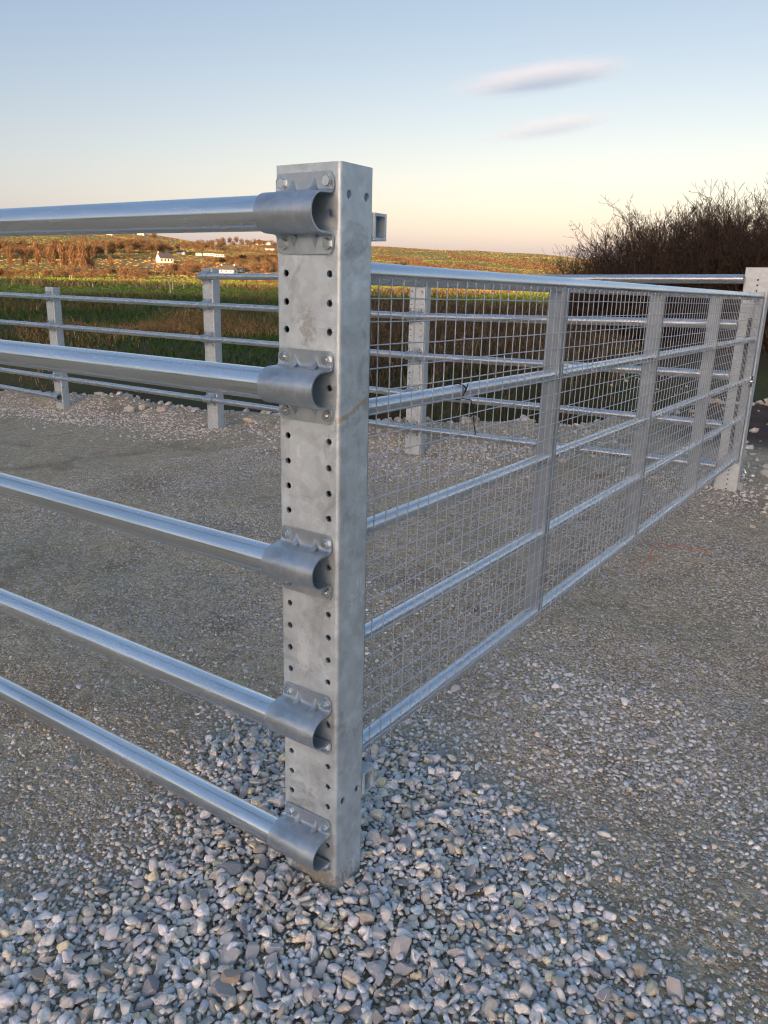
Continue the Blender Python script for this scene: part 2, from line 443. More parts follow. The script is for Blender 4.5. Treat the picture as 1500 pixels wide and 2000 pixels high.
WOOD= [(-553.1,322.1,8.8,8.9),(-544.6,319.1,6.2,7.4),(-555.5,328.0,9.2,6.6),(-573.9,339.5,8.3,8.2),(-575.3,340.6,7.4,9.2),(-576.4,345.6,9.2,6.9),(-577.8,347.8,6.5,9.2),(-572.6,345.1,9.8,9.1),(-540.4,327.1,7.9,8.1),(-541.7,329.4,8.4,9.0),(-567.2,349.4,7.7,7.0),(-578.9,356.2,7.7,8.5),(-550.9,339.9,7.4,7.2),(-557.6,348.6,7.5,7.9),(-577.5,362.9,10.1,6.7),(-541.3,341.5,6.3,8.6),(-552.4,349.3,6.4,6.5),(-536.8,340.3,6.9,8.4),(-535.8,343.9,7.4,7.3),(-542.1,348.6,6.7,8.6),(-538.5,349.0,6.4,9.1),(-560.1,362.8,8.7,9.4),(-535.7,349.2,8.1,7.2),(-568.3,372.9,7.0,7.2),(-531.2,351.0,6.8,6.4),(-549.5,366.4,7.9,7.3),(-537.5,358.7,7.9,7.7),(-533.3,356.0,6.5,7.8),(-571.7,387.0,9.5,9.9),(-537.1,364.3,6.8,7.8),(-535.1,363.2,7.4,7.8),(-534.3,367.5,9.8,7.8),(-539.3,371.2,8.2,7.4),(-574.7,397.7,8.3,10.2),(-543.2,379.6,8.4,7.7),(-562.9,392.4,9.7,9.6),(-535.4,375.8,9.2,8.7),(-537.7,380.5,7.9,8.8),(-551.5,391.1,9.5,9.0),(-528.1,376.3,8.7,8.3),(-548.1,391.8,7.6,8.9),(-534.2,385.3,8.9,9.1),(-543.2,393.6,9.4,9.4),(-532.5,387.7,9.7,8.8),(-526.8,387.8,8.4,8.2),(-533.6,392.0,10.0,8.2),(-539.6,400.5,9.4,7.3),(-551.2,411.7,9.4,8.3),(-537.2,402.7,9.1,9.1),(-610.5,457.9,9.5,10.1),(-587.7,443.7,9.9,7.6),(-623.8,474.9,8.2,8.4),(-627.3,479.4,8.8,8.1),(-613.9,472.2,10.4,10.0),(-554.9,427.8,7.1,8.5),(-612.4,475.2,8.3,10.9),(-648.2,506.3,11.1,8.7),(-619.0,486.7,10.5,11.6),(-615.0,487.3,11.4,10.4),(-640.9,508.6,10.9,10.5),(-579.2,464.0,10.0,8.8),(-688.4,554.8,9.5,11.4),(-661.8,534.8,11.6,12.3),(-616.1,499.1,9.1,9.2),(-623.1,510.4,12.4,11.8),(-643.0,527.7,12.9,10.5),(-632.1,520.6,12.7,10.3),(-614.9,508.3,8.7,10.6),(-652.2,543.0,12.3,12.1),(-611.8,509.8,9.4,11.8),(-673.2,568.3,10.3,9.7),(-668.3,568.2,11.9,11.0),(-606.3,516.4,11.4,8.6),(-669.4,574.0,11.6,10.5),(-615.0,527.7,10.4,9.8),(-608.8,527.4,8.5,9.3),(-608.5,514.9,9.3,7.4),(-619.1,527.3,8.2,7.6),(-657.7,570.0,8.9,9.2),(-684.7,598.0,10.5,7.3),(-637.7,562.2,7.4,8.8),(-692.4,619.6,8.9,9.4),(-756.2,685.5,10.5,9.5),(-723.7,660.4,8.9,9.3),(-822.3,760.9,10.5,11.6),(-689.5,644.5,8.2,9.4),(-655.1,620.0,10.1,6.8),(-830.6,793.9,12.6,12.5),(-868.1,837.8,11.7,13.0),(-776.0,752.7,10.9,8.6),(-932.5,918.9,11.8,11.5),(-932.4,923.9,14.1,13.3),(-964.0,906.1,9.8,9.4),(-947.4,897.1,11.7,9.5),(-931.0,886.5,8.5,10.4),(-969.7,935.4,10.5,10.8),(-989.0,961.6,9.5,11.6),(-1084.1,1066.3,10.4,11.1),(-1093.2,1087.4,12.8,12.6),(-997.1,996.6,9.1,9.2),(-1096.5,1110.8,13.8,11.9),(-985.7,1006.1,8.8,11.8),(-1109.9,1141.9,14.5,13.1),(-983.9,1023.3,13.0,11.7),(-983.5,1037.4,11.6,10.4),(-968.0,1026.6,11.4,10.2),(-990.4,1061.9,12.7,11.9),(-960.8,1043.4,12.5,11.1),(-944.9,1034.7,11.9,10.4),(-1005.2,1107.6,10.2,9.5),(-962.4,1077.2,12.4,9.0),(-886.6,999.0,10.9,10.1),(-985.5,1121.7,10.0,10.0),(-965.9,1109.6,13.2,9.8),(-485.8,476.9,5.7,5.5),(-487.9,484.2,5.7,6.3),(-531.2,533.0,8.2,6.6),(-449.7,456.1,6.4,6.4),(-505.2,518.1,7.9,5.7),(-459.6,476.5,5.7,6.6),(-456.6,478.6,5.3,5.4),(-532.3,564.4,6.5,6.0),(-518.3,555.5,8.4,6.7),(-522.0,565.8,7.1,6.6),(-505.9,554.4,7.6,6.1),(-523.4,580.0,7.8,8.6),(-508.1,569.4,7.0,8.5),(-530.1,600.8,6.2,8.3)]
RIDGE= [(-1013.3,859.5,14.4,13.6),(-954.4,1034.2,13.9,10.5),(-1065.4,685.2,7.2,7.2),(-1054.4,706.0,8.8,7.3),(-1181.4,872.5,10.3,7.8),(-1220.3,914.0,12.6,8.1),(-1211.1,919.6,10.8,7.2),(-742.7,1094.8,4.0,4.3),(-731.1,1099.9,4.2,6.6),(-711.0,1111.6,4.2,5.0),(-699.3,1116.3,3.5,4.3),(-612.3,1091.3,4.5,5.1),(-604.0,1086.0,4.6,4.0),(-595.6,1082.0,3.5,4.0),(-554.4,1081.0,3.6,3.9),(-549.4,1081.1,3.4,4.7),(-491.7,1084.5,3.4,3.8),(-487.7,1086.3,3.0,5.8),(-465.3,1100.6,3.2,4.8),(-461.6,1103.3,3.5,4.9)]
HEDGE= [[(-601.9,869.8,5.3,5.3),(-537.5,855.2,5.1,5.1),(-436.2,778.8,4.5,4.5),(-366.7,739.4,4.1,4.1),(-270.4,643.1,3.5,3.5)],[(-592.3,1055.8,6.1,6.1),(-519.5,1029.3,5.8,5.8),(-424.4,941.0,5.1,5.1),(-306.5,780.4,4.1,4.1)],[(-446.7,645.9,4.0,4.0),(-491.5,771.4,4.6,4.6),(-415.7,710.5,4.2,4.2),(-370.4,681.7,3.9,3.9),(-342.1,690.3,3.9,3.9)],[(-483.6,1036.8,5.7,5.7),(-412.8,977.9,5.3,5.3),(-364.5,943.0,5.0,5.0)],[(-432.0,324.0,2.6,2.6),(-409.4,329.5,2.5,2.5),(-405.4,354.5,2.6,2.6),(-384.1,365.4,2.6,2.6)],[(-836.1,588.6,4.8,4.8),(-756.1,570.3,4.5,4.5),(-748.2,598.1,4.6,4.6)],[(-673.1,402.1,3.6,3.6),(-674.7,432.3,3.7,3.7),(-655.9,450.5,3.7,3.7)],[(-528.8,516.1,3.6,3.6),(-566.2,594.5,4.1,4.1),(-576.0,651.4,4.3,4.3)],[(-878.9,869.2,6.1,6.1),(-836.1,878.4,6.0,6.0),(-726.7,822.0,5.5,5.5)],[(-292.6,423.4,2.6,2.6),(-264.7,440.3,2.6,2.6),(-227.6,453.2,2.6,2.6),(-187.5,462.7,2.5,2.5)]]
HOUSE= [(-496.2,430.5,6.4,11.2),(-411.0,413.5,4.7,9.4),(-615.4,555.3,3.0,7.1),(-1088.1,1183.6,9.0,11.9),(-1078.3,1196.3,8.0,12.0),(-847.3,944.4,4.7,12.6),(-1137.2,874.4,4.2,6.8),(-1204.8,994.5,5.6,11.2),(-415.2,430.2,2.2,3.7)]
CARAVAN= [(-584.4,549.1,1.5,3.9),(-608.2,581.2,2.1,4.7),(-591.9,573.1,2.5,4.6),(-569.0,558.2,2.9,4.4),(-579.2,575.8,2.5,4.5)]
POLE= [(-415.3,350.9,6.6,0.3),(-479.6,401.0,5.3,0.4),(-720.6,516.2,5.2,0.5),(-443.9,457.9,3.6,0.4),(-712.9,1217.6,17.7,0.9),(-440.4,361.0,3.5,0.3),(-386.1,360.6,2.6,0.3)]
TUSS_NEAR=[(-12.5, 9.2), (-12.6, 9.5), (-12.6, 9.9), (-12.7, 10.2), (-12.7, 10.6), (-13.0, 11.1), (-13.7, 12.1), (-14.6, 13.1), (-12.2, 10.6), (-12.4, 11.2), (-14.0, 8.2), (-12.4, 7.9), (-13.9, 8.8), (-12.5, 12.4), (-11.9, 12.2), (-11.2, 11.7)]
TUSS_FAR=[(-135.2, 83.3), (-127.2, 79.2), (-131.7, 83.8), (-124.7, 80.1), (-110.0, 74.8), (-143.2, 106.9), (-141.1, 111.2), (-133.5, 106.0), (-295.4, 216.5), (-70.1, 76.2), (-88.7, 74.4), (-139.6, 86.2)]
TUSS_STRIP=[(-91.3, 134.1), (-83.0, 127.1), (-75.9, 121.2), (-81.2, 135.4), (-74.5, 131.8), (-86.6, 160.2), (-69.2, 134.1), (-78.6, 159.6), (-85.2, 181.4), (-90.7, 202.9), (-127.4, 299.3), (-140.1, 346.5), (-156.0, 399.6), (-56.5, 83.1), (-50.4, 78.4), (-60.2, 103.5), (-58.3, 109.7), (-112.1, 111.6), (-103.6, 107.1), (-117.7, 126.3), (-107.1, 119.4), (-97.2, 64.2), (-105.6, 74.1), (-126.9, 106.6), (-118.4, 104.4), (-220.2, 174.8), (-145.3, 139.6)]
STAKES=[(-246.4, 171.0), (-188.3, 131.0), (-233.8, 188.3), (-161.0, 122.3), (-92.5, 67.3), (-201.0, 130.1), (-81.6, 71.6), (-68.1, 59.3), (-90.6, 81.7), (-315.3, 198.3), (-207.0, 158.7)]
CLOUDS=[((-2380, 5344, 1330), (0.05, -0.115, 0.38222710618675815), (760, 520, 80), 0.0065, 'larger lens-shaped cloud high above the gate', 2.0), ((-2319, 5434, 1042), (0.05, -0.14, 0.38222710618675815), (620, 400, 80), 0.0033, 'fainter ragged cloud below the larger one', 5.0)]
THICKET=[(-19.6, 21.7, 0.58, 'low bare willow shrub at the near tip of the thicket'), (-19.0, 21.3, 0.64, 'bare willow shrub second from the tip of the thicket'), (-18.4, 21.4, 0.73, 'dense dark bare willow shrub in the thicket behind the latch post'), (-17.8, 20.3, 0.77, 'dense dark bare willow shrub in the thicket behind the latch post'), (-17.2, 21.3, 0.86, 'dense dark bare willow shrub in the thicket behind the latch post'), (-16.6, 18.5, 0.78, 'dense dark bare willow shrub in the thicket behind the latch post'), (-16.0, 24.0, 1.06, 'dense dark bare willow shrub in the thicket behind the latch post'), (-15.4, 18.3, 0.84, 'dense dark bare willow shrub in the thicket behind the latch post'), (-14.8, 22.9, 1.08, 'dense dark bare willow shrub in the thicket behind the latch post'), (-14.2, 19.3, 0.92, 'dense dark bare willow shrub in the thicket behind the latch post'), (-13.6, 22.4, 1.08, 'dense dark bare willow shrub in the thicket behind the latch post'), (-13.0, 19.5, 0.95, 'dense dark bare willow shrub in the thicket behind the latch post'), (-12.4, 21.6, 1.07, 'dense dark bare willow shrub in the thicket behind the latch post'), (-11.8, 20.8, 1.04, 'dense dark bare willow shrub in the thicket behind the latch post'), (-11.2, 21.3, 1.08, 'dense dark bare willow shrub in the thicket behind the latch post'), (-10.6, 18.4, 0.94, 'dense dark bare willow shrub in the thicket behind the latch post'), (-10.0, 21.1, 1.09, 'dense dark bare willow shrub in the thicket behind the latch post'), (-9.4, 18.6, 0.97, 'dense dark bare willow shrub in the thicket behind the latch post'), (-8.8, 22.2, 1.17, 'dense dark bare willow shrub in the thicket behind the latch post'), (-8.2, 21.1, 1.11, 'dense dark bare willow shrub in the thicket behind the latch post'), (-7.6, 22.1, 1.17, 'dense dark bare willow shrub in the thicket behind the latch post'), (-7.0, 18.0, 0.95, 'dense dark bare willow shrub in the thicket behind the latch post'), (-6.4, 21.8, 1.16, 'dense dark bare willow shrub in the thicket behind the latch post'), (-5.8, 21.5, 1.15, 'dense dark bare willow shrub in the thicket behind the latch post'), (-5.2, 21.2, 1.14, 'dense dark bare willow shrub in the thicket behind the latch post'), (-4.6, 20.0, 1.08, 'dense dark bare willow shrub in the thicket behind the latch post'), (-4.0, 22.1, 1.19, 'dense dark bare willow shrub in the thicket behind the latch post'), (-3.4, 20.1, 1.09, 'dense dark bare willow shrub in the thicket behind the latch post'), (-2.8, 22.0, 1.19, 'dense dark bare willow shrub in the thicket behind the latch post'), (-2.2, 20.3, 1.09, 'dense dark bare willow shrub in the thicket behind the latch post'), (-1.6, 22.5, 1.21, 'dense dark bare willow shrub in the thicket behind the latch post'), (-1.0, 20.1, 1.08, 'dense dark bare willow shrub in the thicket behind the latch post'), (-0.4, 23.7, 1.28, 'dense dark bare willow shrub in the thicket behind the latch post'), (0.2, 19.8, 1.07, 'dense dark bare willow shrub in the thicket behind the latch post'), (0.8, 21.4, 1.16, 'dense dark bare willow shrub in the thicket behind the latch post'), (1.4, 17.8, 0.96, 'dense dark bare willow shrub in the thicket behind the latch post')]
HEDGE_LAB=['dark hedge line slanting down the right hillside','upper hedge line near the brow of the right hill','lower brown hedge line across the right slope','short hedge high on the right hill','low hedge at the far side of the green field','hedge below the skyline field on the left','hedge above the left wood','hedge climbing beside the caravans','hedge under the skyline houses','long hedge at the foot of the right hill']
POLE_LAB=['tall timber pole in the field left of the drilled post','timber pole beside the white gabled house','timber pole above the hillside wood','timber pole behind the grey roofed bungalow','lone mast on the skyline of the right hill','short timber pole in the pale field','short timber pole near the bushes']
HOUSE_KW=[dict(L=11,W=7.5,wall=3.4,ridge=7.0,rz=R(75),label='white gabled house in the middle of the hillside',windows=4,chim=1),
 dict(L=11,W=7,wall=2.6,ridge=5.4,rz=R(20),label='grey roofed bungalow with white chimneys behind the far fence post',windows=3,chim=2),
 dict(L=8,W=5,wall=2.2,ridge=3.6,rz=R(30),label='small pale shed above the white gabled house',windows=1,chim=0),
 dict(L=13,W=8,wall=4.5,ridge=8.5,rz=R(40),label='large pale house on the skyline left of the drilled post',windows=4,chim=2),
 dict(L=13,W=8,wall=4,ridge=7.5,rz=R(35),label='long pale house next to the large skyline house',windows=4,chim=1),
 dict(L=14,W=6,wall=2.5,ridge=4.2,rz=R(25),label='low pale farm building below the skyline houses',windows=3,chim=0),
 dict(L=9,W=6,wall=3,ridge=5,rz=R(35),label='small white house at the top of the left hill under the rail',windows=2,chim=1),
 dict(L=13,W=7,wall=3.5,ridge=6,rz=R(30),label='white house on the left skyline beside the round tree',windows=3,chim=1),
 dict(L=5,W=4,wall=2.0,ridge=3.4,rz=R(10),label='little shed half hidden in bushes right of the bungalow',windows=1,chim=0)]

# ------------------------------------------------------------------ object helpers
def tag(o, label=None, cat=None, group=None, kind=None):
    if label: o['label'] = label
    if cat: o['category'] = cat
    if group: o['group'] = group
    if kind: o['kind'] = kind
    return o

def empty(name, loc=(0, 0, 0), rz=0.0):
    o = bpy.data.objects.new(name, None)
    COL.objects.link(o)
    o.location = loc
    o.rotation_euler = (0, 0, rz)
    o.empty_display_size = 0.1
    return o

def link_mesh(name, me, mat, parent=None, loc=None):
    o = bpy.data.objects.new(name, me)
    COL.objects.link(o)
    if mat is not None and not me.materials:
        me.materials.append(mat)
    if parent is not None:
        o.parent = parent
    if loc is not None:
        o.location = loc
    return o

def smooth(me, ang=None):
    me.polygons.foreach_set('use_smooth', [True] * len(me.polygons))
    if ang is not None:
        try:
            me.set_sharp_from_angle(angle=R(ang))
        except Exception:
            pass
    me.update()

def bm_obj(name, bm, mat, parent=None, loc=None, sm=None):
    me = bpy.data.meshes.new(name)
    bmesh.ops.recalc_face_normals(bm, faces=bm.faces)
    bm.to_mesh(me)
    bm.free()
    if sm is not None:
        smooth(me, sm)
    return link_mesh(name, me, mat, parent, loc)

def np_mesh(name, V, F, attr=None, sm=False, colors=None):
    """V (n,3), F (m,k) -> mesh; attr: per-vertex float 'tint'; colors: per-vertex rgb 'tint'"""
    me = bpy.data.meshes.new(name)
    V = np.asarray(V, np.float32); F = np.asarray(F, np.int32)
    k = F.shape[1]
    me.vertices.add(len(V)); me.vertices.foreach_set('co', V.ravel())
    me.loops.add(F.size); me.loops.foreach_set('vertex_index', F.ravel())
    me.polygons.add(len(F))
    me.polygons.foreach_set('loop_start', np.arange(0, F.size, k, dtype=np.int32))
    me.polygons.foreach_set('loop_total', np.full(len(F), k, np.int32))
    if sm:
        me.polygons.foreach_set('use_smooth', np.ones(len(F), bool))
    if attr is not None:
        a = me.attributes.new('tint', 'FLOAT', 'POINT')
        a.data.foreach_set('value', np.asarray(attr, np.float32))
    if colors is not None:
        a = me.attributes.new('tint', 'FLOAT_COLOR', 'POINT')
        c4 = np.ones((len(V), 4), np.float32); c4[:, :3] = colors
        a.data.foreach_set('color', c4.ravel())
    me.update(calc_edges=True)
    me.validate()
    return me

def add_box(bm, lo, hi, bev=0.0):
    lo, hi = Vector(lo), Vector(hi)
    r = bmesh.ops.create_cube(bm, size=1.0, matrix=Matrix.Translation((lo + hi) / 2) @ Matrix.Diagonal(((hi - lo).x, (hi - lo).y, (hi - lo).z, 1)))
    if bev:
        es = list({e for v in r['verts'] for e in v.link_edges})
        bmesh.ops.bevel(bm, geom=es, offset=bev, segments=2, affect='EDGES', profile=0.5)

def add_tube(bm, a, b, r, n=16, r2=None, caps=True):
    a, b = Vector(a), Vector(b)
    d = (b - a)
    q = d.to_track_quat('Z', 'Y')
    r2 = r if r2 is None else r2
    ra = [bm.verts.new(a + q @ Vector((r * math.cos(t), r * math.sin(t), 0))) for t in [2 * math.pi * i / n for i in range(n)]]
    rb = [bm.verts.new(b + q @ Vector((r2 * math.cos(t), r2 * math.sin(t), 0))) for t in [2 * math.pi * i / n for i in range(n)]]
    for i in range(n):
        bm.faces.new((ra[i], ra[(i + 1) % n], rb[(i + 1) % n], rb[i]))
    if caps:
        bm.faces.new(ra[::-1]); bm.faces.new(rb)

def add_pipe(bm, a, b, r, wall=0.004, n=28):
    """hollow pipe with open ends"""
    a, b = Vector(a), Vector(b)
    q = (b - a).to_track_quat('Z', 'Y')
    rings = []
    for c, rr in ((a, r), (b, r), (b, r - wall), (a, r - wall)):
        rings.append([bm.verts.new(c + q @ Vector((rr * math.cos(2 * math.pi * i / n), rr * math.sin(2 * math.pi * i / n), 0))) for i in range(n)])
    for j in range(4):
        A, B = rings[j], rings[(j + 1) % 4]
        for i in range(n):
            bm.faces.new((A[i], A[(i + 1) % n], B[(i + 1) % n], B[i]))

def poly_tube(pts, r, n=6):
    """thin tube along a polyline -> bmesh"""
    bm = bmesh.new()
    pts = [Vector(p) for p in pts]
    rings = []
    for i, p in enumerate(pts):
        d = (pts[min(i + 1, len(pts) - 1)] - pts[max(i - 1, 0)]).normalized()
        q = d.to_track_quat('Z', 'Y')
        rings.append([bm.verts.new(p + q @ Vector((r * math.cos(2 * math.pi * k / n), r * math.sin(2 * math.pi * k / n), 0))) for k in range(n)])
    for A, B in zip(rings[:-1], rings[1:]):
        for k in range(n):
            bm.faces.new((A[k], A[(k + 1) % n], B[(k + 1) % n], B[k]))
    bm.faces.new(rings[0][::-1]); bm.faces.new(rings[-1])
    return bm

# ------------------------------------------------------------------ the ground as one polar sheet, cut into its pieces
rings = np.concatenate([[0.25, 0.45, 0.65], np.geomspace(0.8, 6, 230), np.geomspace(6, 60, 150)[1:], np.geomspace(60, 4500, 150)[1:]])
azs = np.concatenate([np.arange(-180, -80, 2.5), np.arange(-80, 6, 0.3), np.arange(6, 180, 2.5)])
A2, R2 = np.meshgrid(np.radians(azs), rings, indexing='ij')
GX = CX + R2 * np.sin(A2); GY = CY + R2 * np.cos(A2)
GZ = terrain(GX, GY)
yardw = sst(0.3, -1.2, ditch_d(GX, GY)) * (R2 < 30)
GZ = GZ + yardw * (0.016 * (vnoise(GX, GY, .22, 31) - .5) + 0.02 * (vnoise(GX, GY, .6, 32) - .5))
# the stones are heaped a little round the near post
na, nr = len(azs), len(rings)
idx = np.arange(na * nr).reshape(na, nr)
quads = np.stack([idx[:, :-1], np.roll(idx, -1, 0)[:, :-1], np.roll(idx, -1, 0)[:, 1:], idx[:, 1:]], -1).reshape(-1, 4)
P = np.stack([GX.ravel(), GY.ravel(), GZ.ravel()], 1)
cen = P[quads].mean(1)
cr = np.hypot(cen[:, 0] - CX, cen[:, 1] - CY); ca = np.degrees(np.arctan2(cen[:, 0] - CX, cen[:, 1] - CY))
cd = ditch_d(cen[:, 0], cen[:, 1])
rcq = 24 + np.clip(ca + 59, -30, 45) * 0.2
is_yard = (cd < -0.55) & (cr < 45)
is_bank = ~is_yard & (cr < rcq + 9) & (cr < 60)
is_hill = cr > 455
is_field = ~(is_yard | is_bank | is_hill)

def soil_and_gap_shade(x, y):
    """dark churned soil on the far right, beyond the gate post, plus shade painted into the gaps of the heap"""
    far_soil = sst(6.0, 7.5, y + 0.9 * (vnoise(x, y, 1.3, 41) - .5) * 2) * sst(-4.5, -2.5, x)
    heap = sst(0.75, 0.35, np.hypot((x + .1) / 1.0, (y + .15) / .8) + .25 * (vnoise(x, y, .2, 43) - .5))  # shade between the heaped stones, put into the ground colour
    return np.maximum(far_soil, .22 * heap)

def sub_sheet(name, mask, mat, label_kind='structure'):
    q = quads[mask]
    u, inv = np.unique(q, return_inverse=True)
    me = np_mesh(name, P[u], inv.reshape(q.shape), sm=True)
    if name == 'yard_ground':
        a = me.attributes.new('soil', 'FLOAT', 'POINT')
        a.data.foreach_set('value', soil_and_gap_shade(P[u][:, 0], P[u][:, 1]).astype(np.float32))
    o = link_mesh(name, me, mat)
    o['kind'] = label_kind
    return o

yard = sub_sheet('yard_ground', is_yard, M['yard'])
bank = sub_sheet('grass_bank', is_bank, M['bank'])
field = sub_sheet('field', is_field, M['field'])
hill = sub_sheet('hill', is_hill, M['hill'])
tag(yard, 'trodden grey stone dust yard with loose limestone chips')
tag(bank, 'shaded grassy bank and ditch beyond the far fence')
tag(field, 'flat green field catching the low sun')
tag(hill, 'orange lit hillside with fields below the sky')
def gz(x, y):
    return float(terrain(x, y))

# ------------------------------------------------------------------ perforated galvanised posts
def plate(bm, fn, w, h, holes, rad, n=14, cell=0.05):
    """flat plate in (u,v), u in 0..w, v in 0..h, with round holes; fn(u,v,depth)->point. Wall thickness 5 mm."""
    us = sorted({0.0, w}); cols = sorted({round(c[0], 4) for c in holes})
    # split columns half way between hole columns
    cuts = [0.0] + [(a + b) / 2 for a, b in zip(cols[:-1], cols[1:])] + [w]
    rows = {}
    for (u, v, r) in holes:
        rows.setdefault(round(u, 4), []).append((v, r))
    T = 0.005
    def quad(pts):
        try:
            bm.faces.new([bm.verts.new(fn(*p)) for p in pts])
        except ValueError:
            pass
    for ci, u in enumerate(cols if cols else [w / 2]):
        u0, u1 = (cuts[ci], cuts[ci + 1]) if cols else (0.0, w)
        v_prev = 0.0
        for (v, r) in sorted(rows.get(u, [])):
            hh = min(cell / 2, 0.024)
            va, vb = v - hh, v + hh
            if va > v_prev + 1e-5:
                for dd in (0, T):
                    quad([(u0, v_prev, dd), (u1, v_prev, dd), (u1, va, dd), (u0, va, dd)])
            rim, edge = [], []
            for i in range(n):
                t = 2 * math.pi * (i + 0.5) / n
                cx, sx = math.cos(t), math.sin(t)
                rim.append((u + r * cx, v + r * sx))
                ku = ((u1 - u) if cx > 0 else (u - u0)) / max(abs(cx), 1e-6)
                kv = hh / max(abs(sx), 1e-6)
                kk = min(ku, kv)
                edge.append((u + kk * cx, v + kk * sx))
            corners = [(u1, vb), (u0, vb), (u0, va), (u1, va)]
            for i in range(n):
                j = (i + 1) % n
                pts = [rim[i], edge[i]]
                e0, e1 = edge[i], edge[j]
                if abs(e0[0] - e1[0]) > 1e-6 and abs(e0[1] - e1[1]) > 1e-6:
                    c = min(corners, key=lambda q: (q[0] - (e0[0] + e1[0]) / 2) ** 2 + (q[1] - (e0[1] + e1[1]) / 2) ** 2)
                    pts.append(c)
                pts += [edge[j], rim[j]]
                for dd in (0, T):
                    quad([(p[0], p[1], dd) for p in pts])
                quad([(*rim[i], 0), (*rim[j], 0), (*rim[j], T), (*rim[i], T)])
            v_prev = vb
        if h > v_prev + 1e-5:
            for dd in (0, T):
                quad([(u0, v_prev, dd), (u1, v_prev, dd), (u1, h, dd), (u0, h, dd)])

def post_mesh(name, W, D, zb, zt, front, side, back=None, rc=0.007):
    """hollow rectangular post: front face at y=0 (x -W..0), depth D to +y. Hole lists hold (x or y, z, radius)."""
    bm = bmesh.new()
    H = zt - zb
    plate(bm, lambda u, v, d: (-W + rc + u, d, zb + v), W - 2 * rc, H, [(x + W - rc, z - zb, r) for x, z, r in front], 0)
    back = front if back is None else back
    plate(bm, lambda u, v, d: (-W + rc + u, D - d, zb + v), W - 2 * rc, H, [(x + W - rc, z - zb, r) for x, z, r in back], 0)
    plate(bm, lambda u, v, d: (-d, rc + u, zb + v), D - 2 * rc, H, [(y - rc, z - zb, r) for y, z, r in side], 0)
    plate(bm, lambda u, v, d: (-W + d, rc + u, zb + v), D - 2 * rc, H, [(y - rc, z - zb, r) for y, z, r in side], 0)
    for cx, cy, a0 in ((-rc, rc, -90), (-rc, D - rc, 0), (-W + rc, D - rc, 90), (-W + rc, rc, 180)):
        prev = None
        for i in range(6):
            t = R(a0 + 18 * i)
            p = [(cx + q * math.cos(t), cy + q * math.sin(t), z) for q, z in ((rc, zb), (rc, zt), (rc - 0.005, zt), (rc - 0.005, zb))]
            p = [bm.verts.new(x) for x in p]
            if prev:
                bm.faces.new((prev[0], p[0], p[1], prev[1])); bm.faces.new((prev[1], p[1], p[2], prev[2])); bm.faces.new((prev[2], p[2], p[3], prev[3]))
            prev = p
    # rim at the top
    for a, b in (((-W + rc, 0), (-rc, 0.005)), ((-W + rc, D - 0.005), (-rc, D)), ((-W, rc), (-W + 0.005, D - rc)), ((-0.005, rc), (0, D - rc))):
        bm.faces.new([bm.verts.new(q) for q in ((a[0], a[1], zt), (b[0], a[1], zt), (b[0], b[1], zt), (a[0], b[1], zt))])
    bmesh.ops.remove_doubles(bm, verts=bm.verts, dist=1e-5)
    bmesh.ops.recalc_face_normals(bm, faces=bm.faces)
    me = bpy.data.meshes.new(name)
    bm.to_mesh(me); bm.free()
    smooth(me, 35)
    return me

Z0 = 1.48                                     # height of the first pair of holes on the near post
PW, PD = 0.147, 0.097
XL, XR = -0.1238, -0.0237

def rails_profile():
    """omega saddle: from the upper flange round the pipe to the lower flange, (y, z) with y towards the pipe negative"""
    half = [(-0.0025, 0.0670), (-0.0025, 0.056), (-0.0025, 0.0415)]
    for i in range(1, 9):                       # fillet between flange and cheek
        t = R(90 * i / 8)
        half.append((-0.0125 + 0.010 * math.cos(t), 0.0412 - 0.010 * math.sin(t)))
    half += [(-0.020, 0.0309), (-0.027, 0.0307)]
    mid = [(-0.0325 - 0.0306 * math.cos(R(a)), 0.0306 * math.sin(R(a))) for a in np.linspace(90, -90, 19)]
    return half + mid + [(y, -z) for y, z in reversed(half)]

